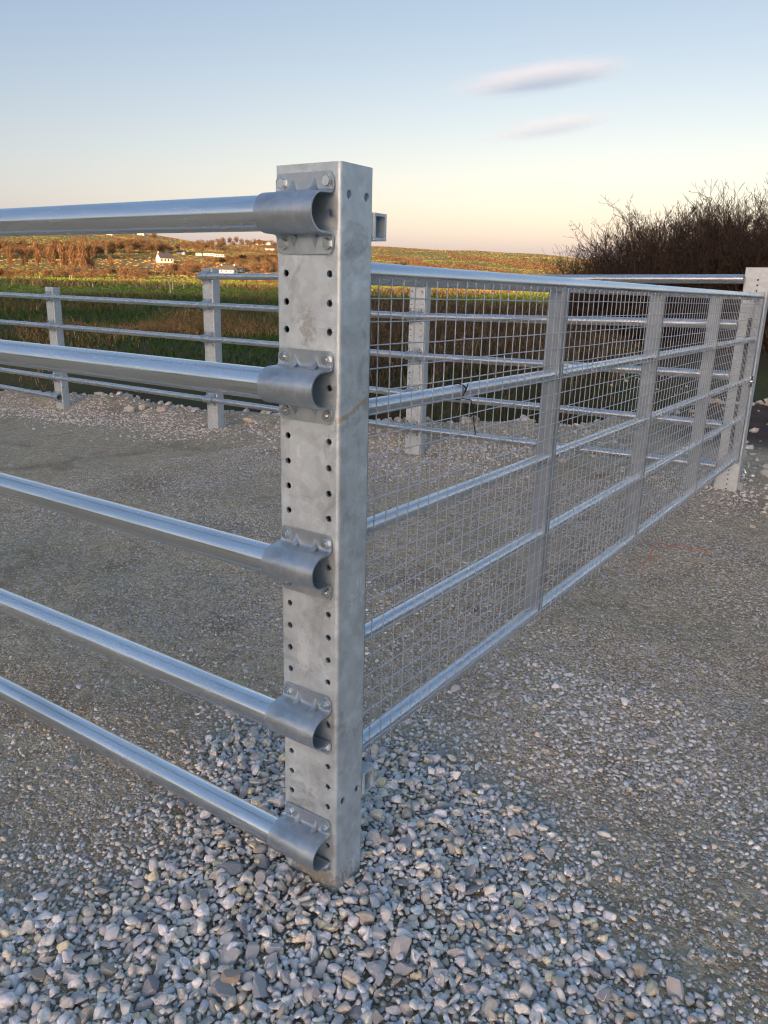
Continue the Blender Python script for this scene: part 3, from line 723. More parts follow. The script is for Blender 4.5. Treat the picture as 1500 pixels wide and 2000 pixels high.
def clamp_mesh():
    bm = bmesh.new()
    prof = rails_profile()
    T = 0.0032
    # outward normals of the profile
    nor = []
    for i in range(len(prof)):
        a = Vector(prof[max(0, i - 1)]); b = Vector(prof[min(len(prof) - 1, i + 1)])
        d = (b - a).normalized(); nor.append(Vector((d.y, -d.x)))
    x0, x1 = -0.1405, -0.0125
    def corner(x, z):                           # round the flange corners
        return x
    nx = 9
    def row(x, off, k):
        out = []
        for (y, z), nn in zip(prof, nor):
            e = 0.0
            if abs(z) > 0.058:
                e = 0.007 * ((abs(z) - 0.058) / 0.009) ** 2
            xx = x + (e if k == 0 else (-e if k == nx - 1 else 0))
            out.append(bm.verts.new((xx, y + nn.x * off, z + nn.y * off)))
        return out
    xs = [x0 + (x1 - x0) * i / (nx - 1) for i in range(nx)]
    O = [row(x, T, k) for k, x in enumerate(xs)]
    I = [row(x, 0, k) for k, x in enumerate(xs)]
    m = len(prof)
    for k in range(nx - 1):
        for i in range(m - 1):
            bm.faces.new((O[k][i], O[k][i + 1], O[k + 1][i + 1], O[k + 1][i]))
            bm.faces.new((I[k][i], I[k + 1][i], I[k + 1][i + 1], I[k][i + 1]))
        for i in (0, m - 1):
            bm.faces.new((O[k][i], O[k + 1][i], I[k + 1][i], I[k][i]))
    for k in (0, nx - 1):
        for i in range(m - 1):
            bm.faces.new((O[k][i], O[k][i + 1], I[k][i + 1], I[k][i]))
    # pressed stiffening ribs across the fillets
    for xr in (-0.100, -0.052):
        for s in (1, -1):
            path = [(-0.0052, 0.0570, .0012), (-0.0075, 0.0490, .0045), (-0.0115, 0.0425, .0062), (-0.0175, 0.0375, .0048), (-0.0260, 0.0345, .0012)]
            prev = None
            for (yy, zz, ww) in path:
                row_ = [bm.verts.new((xr - ww * 1.15, yy + .0035, s * (zz - .0035))), bm.verts.new((xr - ww * .55, yy - .0004, s * (zz + .0004))), bm.verts.new((xr + ww * .55, yy - .0004, s * (zz + .0004))), bm.verts.new((xr + ww * 1.15, yy + .0035, s * (zz - .0035)))]
                if prev:
                    for i in range(3):
                        bm.faces.new((prev[i], prev[i + 1], row_[i + 1], row_[i]))
                prev = row_
    bmesh.ops.recalc_face_normals(bm, faces=bm.faces)
    me = bpy.data.meshes.new('clamp'); bm.to_mesh(me); bm.free()
    smooth(me, 40)
    me.materials.append(M['clamp'])
    return me

def bolt_mesh(nut):
    bm = bmesh.new()
    # axis along -y, hex head 17 mm across flats
    r = 0.0098
    def ring(y, rr, n=6, ph=0.0):
        return [bm.verts.new((rr * math.cos(2 * math.pi * i / n + ph), y, rr * math.sin(2 * math.pi * i / n + ph))) for i in range(n)]
    a = ring(-0.0062, r); b = ring(-0.0112, r); c = ring(-0.0126, r * 0.86)
    for A, B in ((a, b), (b, c)):
        for i in range(6):
            bm.faces.new((A[i], A[(i + 1) % 6], B[(i + 1) % 6], B[i]))
    bm.faces.new(c)
    if nut:
        add_tube(bm, (0, -0.0126, 0), (0, -0.0165, 0), 0.0052, 12)
    add_tube(bm, (0, -0.0045, 0), (0, -0.0064, 0), 0.0108, 18)      # washer
    add_tube(bm, (0, 0.012, 0), (0, -0.0064, 0), 0.005, 10)
    bmesh.ops.recalc_face_normals(bm, faces=bm.faces)
    me = bpy.data.meshes.new('bolt'); bm.to_mesh(me); bm.free()
    me.materials.append(M['bolt'])
    return me

CLAMP = clamp_mesh()
BOLT, NUT = bolt_mesh(False), bolt_mesh(True)
def bolt_at(par, x, z, nut, rr):
    b = link_mesh('bolt', NUT if nut else BOLT, None, par, (x, 0, z))
    b.rotation_euler = (0, rr, 0)
def clamp(parent, x, y, z, nut=False, rnd=random):
    c = link_mesh('clamp', CLAMP, None, parent, (x, y, z))
    for bx in (XL, XR):
        for s in (1, -1):
            bolt_at(c, bx, s * 0.0505, nut, rnd.uniform(0, 1))
    return c

rnd = random.Random(11)
HOLES = [(x, Z0 - 0.05 * k, 0.0064) for k in range(-0, 31) for x in (XL, XR) if Z0 - 0.05 * k > 0.03]
SIDE = [(0.0235, 1.461, 0.0078), (0.0755, 1.461, 0.0078), (0.0235, 0.242, 0.0078), (0.0755, 0.242, 0.0078)]
near_post = post_mesh('post', PW, PD, -0.30, Z0 + 0.0315, HOLES, SIDE)
near_post.materials.append(M['post'])

near = empty('rail_fence', (0, 0, 0))
tag(near, 'large near galvanised five-rail fence ending at the big drilled square post', 'fence')
for px in (0.0, -2.62):
    po = link_mesh('post', near_post, None, near, (px, 0, 0))
    if px == 0.0:
        po['label'] = 'big square galvanised post drilled with rows of holes'
    for i, kk in enumerate((1, 7, 14, 21, 27)):
        clamp(near, px, 0, Z0 - 0.05 * kk, nut=i > 0, rnd=rnd)
for kk in (1, 7, 14, 21, 27):
    bm = bmesh.new()
    z = Z0 - 0.05 * kk
    add_pipe(bm, (-2.70, -0.0325, z), (-0.085, -0.0325, z), 0.03015)
    bm_obj('rail', bm, M['pipe'], near, sm=40)
# hinge channels on the back of the near post
for z0, z1 in ((1.391, 1.438), (0.213, 0.268)):
    bm = bmesh.new()
    for lo, hi in (((-0.12, 0.0975, z0), (0.003, 0.102, z1)), ((-0.12, 0.102, z1 - 0.005), (0.003, 0.131, z1)), ((-0.12, 0.102, z0), (0.003, 0.131, z0 + 0.005)), ((-0.12, 0.131, z0), (0.003, 0.136, z1))):
        add_box(bm, lo, hi)
    bm_obj('hinge_channel', bm, M['post'], near)
# ------------------------------------------------------------------ far fence
FY = 4.43
far = empty('rail_fence', (0, 0, 0))
tag(far, 'long low galvanised rail fence running behind the mesh gate, ditch beyond', 'fence')
def far_holes(zt, zb):
    out = []
    z = zt - 0.10
    while z > zb + 0.1:
        for x in (XL, XR):
            out.append((x, z, 0.006))
        z -= 0.05
    return out
#            x of right edge, top z, ground z
FAR = [(-7.475, 1.172, -0.255), (-4.885, 1.406, -0.145), (-2.487, 1.40, -0.07), (-10.2, 1.10, -0.33)]
for i, (px, zt, zb) in enumerate(FAR):
    me = post_mesh('post', PW, PD, zb - 0.3, zt, far_holes(zt, zb), [(0.025, zt - 0.055, 0.008), (0.073, zt - 0.055, 0.008), (0.025, zb + 0.28, 0.008), (0.073, zb + 0.28, 0.008)])
    me.materials.append(M['farpost'])
    link_mesh('post', me, None, far, (px, FY, 0))
RZ = {0: [(-5.02, 1.333), (-2.55, 1.352), (-0.12, 1.392)], 1: [(-10.3, 1.064), (-2.55, 1.058), (-0.12, 1.113)], 2: [(-10.3, 0.735), (-2.55, 0.741), (-0.12, 0.787)],
      3: [(-10.3, 0.43), (-2.55, 0.427), (-0.12, 0.459)], 4: [(-10.3, 0.145), (-2.55, 0.137), (-0.12, 0.180)], 5: [(-10.3, -0.05), (-7.53, -0.09)]}
def rz_at(i, x):
    pts = RZ[i]
    return float(np.interp(x, [p[0] for p in pts], [p[1] for p in pts]))
for i, pts in RZ.items():
    for a, b in zip(pts[:-1], pts[1:]):
        bm = bmesh.new()
        add_pipe(bm, (a[0], FY - 0.0335, a[1]), (b[0], FY - 0.0335, b[1]), 0.0285, n=20)
        bm_obj('rail', bm, M['farpipe'], far, sm=40)
    for (px, zt, zb) in FAR:
        xm = px - 0.075
        if pts[0][0] - 0.1 <= xm <= pts[-1][0] + 0.1:
            clamp(far, px, FY, rz_at(i, xm), rnd=rnd)

# ------------------------------------------------------------------ latch post at the far end of the gate
lp = empty('gate_post', (0.024, FY, 0))
tag(lp, 'wide slotted latch post with holes standing at the far end of the gate', 'post')
zt, zb = 1.464, -0.06
bm = bmesh.new()
lh = [(-0.066, zt - 0.075 - 0.033 * k, 0.006) for k in range(5)] + [(-0.066, 0.19 - 0.033 * k, 0.006) for k in range(6)]
# front plate in three bands: drilled head, slotted middle, drilled foot
plate(bm, lambda u, v, d: (-0.147 + u, d, zb - 0.25 + v), 0.147, 0.25 + 0.26 - zb, [(x + 0.147, z - zb + 0.25, r) for x, z, r in lh if z < 0.25], 0, cell=0.033)
plate(bm, lambda u, v, d: (-0.147 + u, d, 1.22 + v), 0.147, zt - 1.22, [(x + 0.147, z - 1.22, r) for x, z, r in lh if z > 1.22], 0, cell=0.033)
for x0, x1 in ((-0.147, -0.088), (-0.044, 0.0)):
    add_box(bm, (x0, 0.0, 0.26), (x1, 0.005, 1.22))
for x0, x1 in ((-0.147, -0.142), (-0.005, 0.0)):
    add_box(bm, (x0, 0.0055, zb - 0.25), (x1, 0.10, zt))
for x0, x1 in ((-0.1415, -0.125), (-0.022, -0.0055)):
    add_box(bm, (x0, 0.095, zb - 0.25), (x1, 0.10, zt))
bm_obj('post', bm, M['farpost'], lp)
bm = bmesh.new()
add_box(bm, (0.0005, 0.03, 0.02), (0.030, 0.036, 0.075)); add_box(bm, (0.0305, 0.028, 0.02), (0.036, 0.07, 0.045))
bm_obj('foot_bracket', bm, M['upright'], lp)
bm = bmesh.new()
pp = [(0.002, 0.05, 0.17), (0.025, 0.045, 0.165), (0.038, 0.045, 0.14), (0.036, 0.045, 0.085)]
me_b = poly_tube(pp, 0.005, 8); bm.free()
bm_obj('latch_staple', me_b, M['bolt'], lp, sm=50)
bm = bmesh.new()
add_box(bm, (-0.14, -0.03, 1.155), (-0.01, -0.001, 1.225))
add_box(bm, (-0.075, -0.024, 1.29), (-0.012, -0.001, 1.315))
bm_obj('latch_plate', bm, M['upright'], lp)

# ------------------------------------------------------------------ mesh gate
SC = (0.8498 + 0.045) / (0.8498 + 0.0356)
def gscale(y, z, s):
    return -1.127 + (y + 1.127) * s, 1.3183 + (z - 1.3183) * s
gate = empty('mesh_gate', (-0.045, 0.12, 0), -R(0.6234))
tag(gate, 'long galvanised gate of five bars filled with square wire mesh', 'gate')
GL = 4.25                                    # gate length along its own y
GSL = -0.0110
def gate_z(z_at, y):                          # y along the gate from its hinge end
    return z_at + GSL * (y + 0.12 - 0.25)
rail_z = []
for g in (1.3322, 1.0766, 0.8253, 0.5814, 0.3129):
    rail_z.append(gscale(0.25, g, SC)[1])
for i, z in enumerate(rail_z):
    bm = bmesh.new()
    r = 0.0212 if i in (0, 4) else 0.0172
    add_pipe(bm, (0, 0.0, gate_z(z, 0)), (0, GL, gate_z(z, GL)), r, 0.003, 24)
    bm_obj('rail', bm, M['gate'], gate, sm=40)
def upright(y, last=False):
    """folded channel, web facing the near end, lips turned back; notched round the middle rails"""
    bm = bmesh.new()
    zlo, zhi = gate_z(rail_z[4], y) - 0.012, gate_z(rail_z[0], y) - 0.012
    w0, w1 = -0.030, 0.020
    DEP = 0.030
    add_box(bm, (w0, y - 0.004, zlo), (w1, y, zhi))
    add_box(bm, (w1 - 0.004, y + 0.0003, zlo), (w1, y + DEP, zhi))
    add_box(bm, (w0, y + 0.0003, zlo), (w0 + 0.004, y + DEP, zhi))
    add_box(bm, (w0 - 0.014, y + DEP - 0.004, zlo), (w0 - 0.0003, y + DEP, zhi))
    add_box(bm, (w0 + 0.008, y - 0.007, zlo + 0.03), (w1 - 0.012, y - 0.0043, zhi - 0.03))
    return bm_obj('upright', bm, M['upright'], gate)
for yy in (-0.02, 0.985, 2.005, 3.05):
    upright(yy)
bm = bmesh.new()
yE = GL - 0.045
add_box(bm, (-0.024, yE, gate_z(rail_z[4], yE) - 0.03), (0.0205, yE + 0.05, gate_z(rail_z[0], yE) + 0.012), 0.004)
bm_obj('end_stile', bm, M['upright'], gate)
bm = bmesh.new()
add_box(bm, (0.021, yE - 0.03, 0.73), (0.026, yE + 0.05, 0.80)); add_tube(bm, (0.026, yE + 0.01, 0.765), (0.04, yE + 0.01, 0.765), 0.012, 14)
bm_obj('latch', bm, M['bolt'], gate)
# mesh wires, each its own rod
WX = 0.0235
sW = (0.8498 + 0.045 - WX) / (0.8498 + 0.0356)
PY = 0.0444 * sW
y_first = -1.127 + (0.172 + 1.127) * sW - 0.12
z_first = 1.3183 + (1.48 - 0.193 - 1.3183) * sW
PZ = 0.0451 * sW
WR = 0.00145
ztop = rail_z[0] - 0.008
zbot = rail_z[4] - 0.022
bmv = bmesh.new(); add_tube(bmv, (0, 0, 0), (0, 0, 1), WR, 6)
vwire = bpy.data.meshes.new('wire'); bmesh.ops.recalc_face_normals(bmv, faces=bmv.faces); bmv.to_mesh(vwire); bmv.free(); smooth(vwire, 60); vwire.materials.append(M['wire'])
y = y_first
while y - PY > 0.01:
    y -= PY
nv = 0
while y < GL - 0.05:
    o = link_mesh('wire', vwire, None, gate, (WX, y, gate_z(zbot, y)))
    o.scale = (1, 1, ztop - zbot)
    y += PY; nv += 1
rw = random.Random(3)
z = z_first
while z > zbot:
    pts = []
    for j in range(33):
        yy = 0.0 + (GL - 0.05) * j / 32
        pts.append((WX + 2 * WR * 0.9, yy, gate_z(z, yy) + rw.uniform(-0.0012, 0.0012)))
    bm = poly_tube(pts, WR, 6)
    bm_obj('wire', bm, M['wire'], gate, sm=60)
    z -= PZ

# bit of black string caught on the second bar, and a twist of orange twine on the ground
ys = 0.405
zs = gate_z(rail_z[1], ys)
pts = [(-0.02, 0.12 + ys + 0.012, zs + 0.020)]
for i in range(22):
    t = i / 21 * 2 * math.pi * 1.6
    pts.append((-0.0405 + 0.0205 * math.cos(t), 0.12 + ys + 0.008 * math.sin(3 * t) - 0.004 * i / 21, zs + 0.0205 * math.sin(t)))
pts += [(-0.014, 0.12 + ys + 0.02, zs - 0.02), (-0.013, 0.12 + ys + 0.035, zs - 0.055), (-0.012, 0.12 + ys + 0.04, zs - 0.085), (-0.012, 0.12 + ys + 0.05, zs - 0.105), (-0.010, 0.12 + ys + 0.042, zs - 0.108)]
o = bm_obj('string', poly_tube(pts, 0.0014, 6), M['black_string'], sm=60)
tag(o, 'short piece of black string knotted round the second gate bar', 'string')
tw = [(-0.0784, 2.547), (-0.054, 2.646), (-0.066, 2.72), (-0.09, 2.81), (-0.1046, 2.92), (-0.051, 2.94), (0.0, 2.952), (0.045, 2.975), (0.09, 2.965), (0.122, 2.975), (0.17, 2.962)]
tw = np.array(tw)
fine_t = np.linspace(0, len(tw) - 1, 50)
tp = [(float(np.interp(t, range(len(tw)), tw[:, 0])) + 0.006 * math.sin(t * 5), float(np.interp(t, range(len(tw)), tw[:, 1])) + 0.01 * math.sin(t * 3.1), 0.018 + gz(float(np.interp(t, range(len(tw)), tw[:, 0])), float(np.interp(t, range(len(tw)), tw[:, 1])))) for t in fine_t]
o = bm_obj('twine', poly_tube(tp, 0.0026, 6), M['orange_string'], sm=60)
tag(o, 'thin orange twine curled on the stony ground beyond the gate', 'twine')

# ------------------------------------------------------------------ stones
rs = np.random.RandomState(7)
def ico(sub):
    bm = bmesh.new(); bmesh.ops.create_icosphere(bm, subdivisions=sub, radius=1.0)
    V = np.array([v.co[:] for v in bm.verts]); F = np.array([[v.index for v in f.verts] for f in bm.faces]); bm.free()
    return V, F
def stone_variants(sub, n, cuts=9, seed=1, lo=0.40, hi=0.80, rough=0.0):
    """crushed limestone: a ball cut by random planes, so the faces are flat and the arrises crisp"""
    rr = np.random.RandomState(seed); V0, F0 = ico(sub); out = []
    for i in range(n):
        V = V0.copy()
        for c in range(cuts):
            nrm = rr.normal(size=3); nrm /= np.linalg.norm(nrm)
            d = rr.uniform(lo, hi)
            s = V @ nrm
            m = s > d
            V[m] -= np.outer((s[m] - d) * 0.985, nrm)
        V += rough * rr.normal(size=V.shape)
        sc = np.array([1.0, rr.uniform(0.6, 0.95), rr.uniform(0.38, 0.70)])
        V *= sc
        V /= np.abs(V).max()
        out.append(V)
    return out, F0
BIGV, BIGF = stone_variants(4, 16, 12, 1, .36, .74, .006)
MEDV, MEDF = stone_variants(2, 30, 8, 2, .32, .70, .012)
SMV, SMF = stone_variants(1, 24, 0, 3, rough=.14)
_o = np.array([(1, 0, 0), (-1, 0, 0), (0, 1, 0), (0, -1, 0), (0, 0, 1), (0, 0, -1)], float)
OCF = np.array([(0, 2, 4), (2, 1, 4), (1, 3, 4), (3, 0, 4), (2, 0, 5), (1, 2, 5), (3, 1, 5), (0, 3, 5)])
OCV = []
for i in range(24):
    V = _o + rs.normal(0, .22, (6, 3)); V *= np.array([1, rs.uniform(.6, .95), rs.uniform(.4, .7)]); OCV.append(V)

def rand_rot(n, tilt=0.5):
    """random yaw with a limited tilt"""
    a = rs.uniform(0, 2 * np.pi, n); b = rs.normal(0, tilt, n); c = rs.normal(0, tilt, n)
    ca, sa, cb, sb, cc, sc = np.cos(a), np.sin(a), np.cos(b), np.sin(b), np.cos(c), np.sin(c)
    Rz = np.zeros((n, 3, 3)); Rz[:, 0, 0] = ca; Rz[:, 0, 1] = -sa; Rz[:, 1, 0] = sa; Rz[:, 1, 1] = ca; Rz[:, 2, 2] = 1
    Rx = np.zeros((n, 3, 3)); Rx[:, 0, 0] = 1; Rx[:, 1, 1] = cb; Rx[:, 1, 2] = -sb; Rx[:, 2, 1] = sb; Rx[:, 2, 2] = cb
    Ry = np.zeros((n, 3, 3)); Ry[:, 1, 1] = 1; Ry[:, 0, 0] = cc; Ry[:, 0, 2] = sc; Ry[:, 2, 0] = -sc; Ry[:, 2, 2] = cc
    return Rz @ Rx @ Ry

PAL = np.array([(0.19, 0.195, 0.21), (0.26, 0.265, 0.275), (0.31, 0.31, 0.31), (0.36, 0.355, 0.345), (0.42, 0.41, 0.39), (0.30, 0.275, 0.24), (0.34, 0.28, 0.215), (0.46, 0.45, 0.43), (0.22, 0.21, 0.195)])
def scatter_mesh(name, pos, rad, variants, F, warm=0.0, dark=1.0, sm=False, tilt=0.36):
    n = len(pos)
    vi = rs.randint(0, len(variants), n)
    Rm = rand_rot(n, tilt)
    VV = np.stack(variants)[vi] * rad[:, None, None]
    VV = np.einsum('nij,nkj->nki', Rm, VV) + pos[:, None, :]
    nv = VV.shape[1]
    FF = (F[None] + (np.arange(n) * nv)[:, None, None]).reshape(-1, 3)
    ci = rs.choice(len(PAL), n, p=[.10, .15, .17, .18, .12, .10, .05, .05, .08])
    col = np.minimum(PAL[ci] * np.array([2.75, 2.65, 2.4]), .82) * rs.uniform(0.85, 1.15, (n, 1)) * dark
    w = np.broadcast_to(np.asarray(warm, float).reshape(-1, 1) if np.ndim(warm) else np.full((n, 1), warm), (n, 1))
    col = col * (1 - w) + w * col.mean(1, keepdims=True) * np.array([1.24, 1.03, 0.88])
    return np_mesh(name, VV.reshape(-1, 3), FF, colors=np.repeat(col, nv, 0), sm=sm)

def in_poly(x, y, poly):
    c = np.zeros(x.shape, bool); n = len(poly)
    for i in range(n):
        (x0, y0), (x1, y1) = poly[i], poly[(i + 1) % n]
        c ^= ((y0 > y) != (y1 > y)) & (x < (x1 - x0) * (y - y0) / (y1 - y0 + 1e-12) + x0)
    return c
DENSE = [(-0.75, -0.62), (-0.50, -0.43), (-0.40, -0.28), (-0.40, -0.12), (-0.45, 0.03), (-0.60, 0.17), (-0.64, 0.34), (-0.53, 0.46), (-0.27, 0.53), (-0.02, 0.57), (0.14, 0.52), (0.28, 0.41), (0.40, 0.31), (0.53, 0.24), (0.68, 0.25), (0.80, 0.1), (0.7, -0.6), (-0.33, -0.9), (-0.9, -0.9)]
MED = [(-0.95, -0.55), (-0.72, -0.21), (-0.62, 0.05), (-0.74, 0.31), (-0.66, 0.60), (-0.37, 0.70), (-0.23, 1.19), (0.08, 1.42), (0.55, 1.22), (0.80, 0.85), (0.88, 0.45), (1.0, 0.1), (0.8, -0.6), (-0.33, -0.9), (-1.1, -0.9)]

def ground_z(x, y):
    yw = sst(0.3, -1.2, ditch_d(x, y))
    return terrain(x, y) + yw * (0.016 * (vnoise(x, y, .22, 31) - .5) + 0.02 * (vnoise(x, y, .6, 32) - .5))

def in_box_posts(x, y, r):
    m = np.zeros(x.shape, bool)
    for px, py in ((0.0, 0.0), (-2.62, 0), (-7.475, FY), (-4.885, FY), (-2.487, FY), (0.024, FY)):
        m |= (x > px - PW - r * .7) & (x < px + r * .7) & (y > py - r * .7) & (y < py + PD + r * .7)
    return m

# raster of what is already covered, 2.5 mm cells
RX0, RY0, RS = -3.2, -1.1, 0.0025
OCC = np.zeros((int(5.2 / RS), int(4.2 / RS)), bool)
def lay(cx, cy, cr, keep):
    """drop stones in order, skipping those that land on an earlier one"""
    ok = np.zeros(len(cx), bool)
    W, H = OCC.shape
    ii = ((cx - RX0) / RS).astype(int); jj = ((cy - RY0) / RS).astype(int)
    for k in range(len(cx)):
        i, j = ii[k], jj[k]
        q = max(1, int(cr[k] * 0.50 / RS))
        if i < q or j < q or i >= W - q or j >= H - q:
            continue
        if OCC[i, j] or OCC[i - q, j] or OCC[i + q, j] or OCC[i, j - q] or OCC[i, j + q]:
            continue
        p = max(1, int(cr[k] * 0.64 / RS))
        OCC[i - p:i + p + 1, j - p:j + p + 1] = True
        ok[k] = True
    return ok

def wob(x, y, a, s, seed):
    return x + a * (vnoise(x, y, s, seed) - .5) * 2, y + a * (vnoise(x, y, s, seed + 1) - .5) * 2
LX, LY, LR, LZ = [], [], [], []
def take(n, box, rlo, rhi, prob, sink, hp=0.0):
    x = rs.uniform(box[0], box[1], n); y = rs.uniform(box[2], box[3], n)
    pr = prob(x, y)
    m = rs.rand(n) < pr
    x, y = x[m], y[m]
    r = rlo + (rhi - rlo) * rs.rand(len(x)) ** 1.6
    m = ~in_box_posts(x, y, r)
    x, y, r = x[m], y[m], r[m]
    o = np.argsort(-r); x, y, r = x[o], y[o], r[o]
    ok = lay(x, y, r, None)
    x, y, r = x[ok], y[ok], r[ok]
    LX.append(x); LY.append(y); LR.append(r); LZ.append(ground_z(x, y) + r * sink)

def p_dense(x, y):
    wx, wy = wob(x, y, 0.07, 0.16, 51)
    wx = wx + rs.normal(0, .045, x.shape); wy = wy + rs.normal(0, .045, x.shape)
    return in_poly(wx, wy, DENSE) * 1.0
def p_big(x, y):       # coarser stones in front of the post and along the bottom of the heap
    return p_dense(x, y) * np.clip(0.25 + 1.0 * np.exp(-(((x + 0.02) / .35) ** 2 + ((y + 0.12) / .25) ** 2)) + 0.7 * sst(-0.15, -0.45, y - 0.4 * x), 0, 1) * (1 - 0.6 * sst(0.10, 0.5, x + 0.6 * y))
def p_med(x, y):
    wx, wy = wob(x, y, 0.14, 0.35, 61)
    patch = sst(0.35, 0.65, vnoise(x, y, .25, 63))
    return np.where(in_poly(wx, wy, MED), 0.25 + 0.6 * patch, 0.05 + 0.30 * patch * sst(0.4, 0.8, vnoise(x, y, .9, 64)))
NB = (-1.1, 1.25, -0.95, 0.75)
MB_ = (-1.3, 1.5, -0.95, 1.7)
take(520, NB, 0.021, 0.033, p_big, 0.28)
take(5000, NB, 0.014, 0.021, lambda x, y: np.maximum(p_big(x, y), 0.4 * p_dense(x, y)), 0.30)
take(18000, NB, 0.009, 0.014, p_dense, 0.32)
take(800, MB_, 0.011, 0.022, lambda x, y: 0.6 * p_med(x, y), 0.1)
take(90000, NB, 0.004, 0.009, p_dense, 0.45)
take(34000, MB_, 0.005, 0.011, p_med, 0.14)
ndense = sum(map(len, LX))
# loose second layer
n = 7000
x = rs.uniform(NB[0], NB[1], n); y = rs.uniform(NB[2], NB[3], n)
m = rs.rand(n) < p_dense(x, y); x, y = x[m], y[m]
r = 0.005 + 0.015 * rs.rand(len(x)) ** 2.2
m = ~in_box_posts(x, y, r + 0.004); x, y, r = x[m], y[m], r[m]
LX.append(x); LY.append(y); LR.append(r); LZ.append(ground_z(x, y) + 0.008 + r * 0.4)
SX, SY, SR, SZ = map(np.concatenate, (LX, LY, LR, LZ))
# gentle heap round the post
SZ = SZ + 0.02 * np.exp(-(((SX + .07) / .28) ** 2 + ((SY - .05) / .3) ** 2)) * 0.6

order = np.argsort(-SR)
big, rest = order[:300], order[300:]
BIGM = []
for V in BIGV:
    me = np_mesh('stone', V, BIGF, sm=True)
    smooth(me, 14)
    me.materials.append(M['stone']); BIGM.append(me)
rb = random.Random(9)
for k in big:
    o = link_mesh('stone', BIGM[rb.randrange(len(BIGM))], None, yard, (SX[k], SY[k], SZ[k]))
    o.scale = (SR[k],) * 3
    o.rotation_euler = (rb.gauss(0, .5), rb.gauss(0, .5), rb.uniform(0, 6.28))
mid = rest[:6500]; small = rest[6500:]
def gravel(name, sel, variants, F, label, **kw):
    me = scatter_mesh(name, np.stack([SX[sel], SY[sel], SZ[sel]], 1), SR[sel], variants, F, **kw)
    o = link_mesh(name, me, M['gravel']); tag(o, label, 'gravel', kind='stuff')
gravel('gravel', mid, MEDV, MEDF, 'pale limestone gravel heaped round the near post')
gravel('gravel', small, SMV, SMF, 'smaller grey gravel filling between the heaped stones')
print('stones', len(SX), len(mid), len(small))

# grit and chips over the whole yard, thinning out with distance
def chips(name, n, x0, x1, y0, y1, rlo, rhi, prob, label, warm=0.0, dark=1.0, sink=0.1, var=None):
    x = rs.uniform(x0, x1, n); y = rs.uniform(y0, y1, n)
    az = np.degrees(np.arctan2(x - CX, y - CY))
    m = (az > -70) & (az < 4) & (rs.rand(n) < prob(x, y)) & ~in_box_posts(x, y, np.full(n, .01)); x, y = x[m], y[m]
    r = rlo + (rhi - rlo) * rs.rand(len(x)) ** 2.2
    pos = np.stack([x, y, ground_z(x, y) + r * sink], 1)
    V, F = var or (SMV, SMF)
    me = scatter_mesh(name, pos, r, V, F, warm=warm, dark=dark)
    o = link_mesh(name, me, M['gravel']); tag(o, label, 'gravel', kind='stuff')
    return len(x)
def patchy(x, y):
    return 0.35 + 0.65 * sst(0.3, 0.7, vnoise(x, y, .5, 71))
c1 = chips('grit', 210000, -2.0, 1.6, -0.85, 2.6, 0.0025, 0.0078, lambda x, y: (0.4 + .6 * np.maximum(patchy(x, y), p_dense(x, y))) * sst(3.6, 1.9, np.hypot(x - CX, y - CY)), 'fine grit pressed into the near ground', dark=0.74, var=(OCV, OCF))
c2 = chips('grit', 80000, -4.0, 1.2, 0.6, 4.3, 0.0035, 0.0105, lambda x, y: patchy(x, y) ** 1.2 * (0.15 + .85 * sst(1.9, 3.2, np.hypot(x - CX, y - CY))), 'small chips scattered over the yard behind the gate', dark=0.74, var=(OCV, OCF))
def band(x, y):
    d = ditch_d(x, y)
    e = np.where(x < -1.3, np.exp(-((d + 2.75 + 0.5 * (vnoise(x, y, .8, 81) - .5)) / 0.55) ** 2), 0)
    e2 = np.exp(-(((x + .05) / .55) ** 2 + ((y - FY - 0.1) / .5) ** 2))
    e3 = np.exp(-(((x + 2.5) / .75) ** 2 + ((y - 4.05) / .45) ** 2))
    return np.clip(np.maximum(np.maximum(e, e2), e3) * (0.3 + vnoise(x, y, .4, 82)), 0, 1)
c3 = chips('gravel', 52000, -11, 1.6, 2.9, 6.5, 0.007, 0.022, lambda x, y: band(x, y) * sst(-0.7, -1.0, ditch_d(x, y)), 'pinkish loose stones along the far fence line', warm=0.22, dark=0.92, sink=0.15, var=(OCV, OCF))
# rubble along the yard edge above the ditch
def edge(x, y):
    d = ditch_d(x, y)
    return np.exp(-((d + 1.75) / 0.42) ** 2) * (x > -13) * (y < 11) * (0.35 + 0.65 * vnoise(x, y, .9, 85)) * np.where(x > -2.4, .6, 1)
c4 = chips('rubble', 5200, -13, 1.2, 4.4, 10.5, 0.035, 0.085, edge, 'brownish broken rubble tipped along the ditch edge', warm=0.3, dark=0.7, sink=0.3, var=(MEDV, MEDF))
c5 = chips('rubble', 5200, -4.0, 3.0, 4.6, 13, 0.014, 0.05, lambda x, y: soil_and_gap_shade(x, y) * 0.25 + 0.35 * np.exp(-((y - 5.6) / .6) ** 2) * sst(0.2, .7, vnoise(x, y, .7, 87)), 'loose stones lying on the dark soil beyond the latch post', warm=0.25, dark=0.7, sink=0.3)
print('chips', c1, c2, c3, c4, c5)

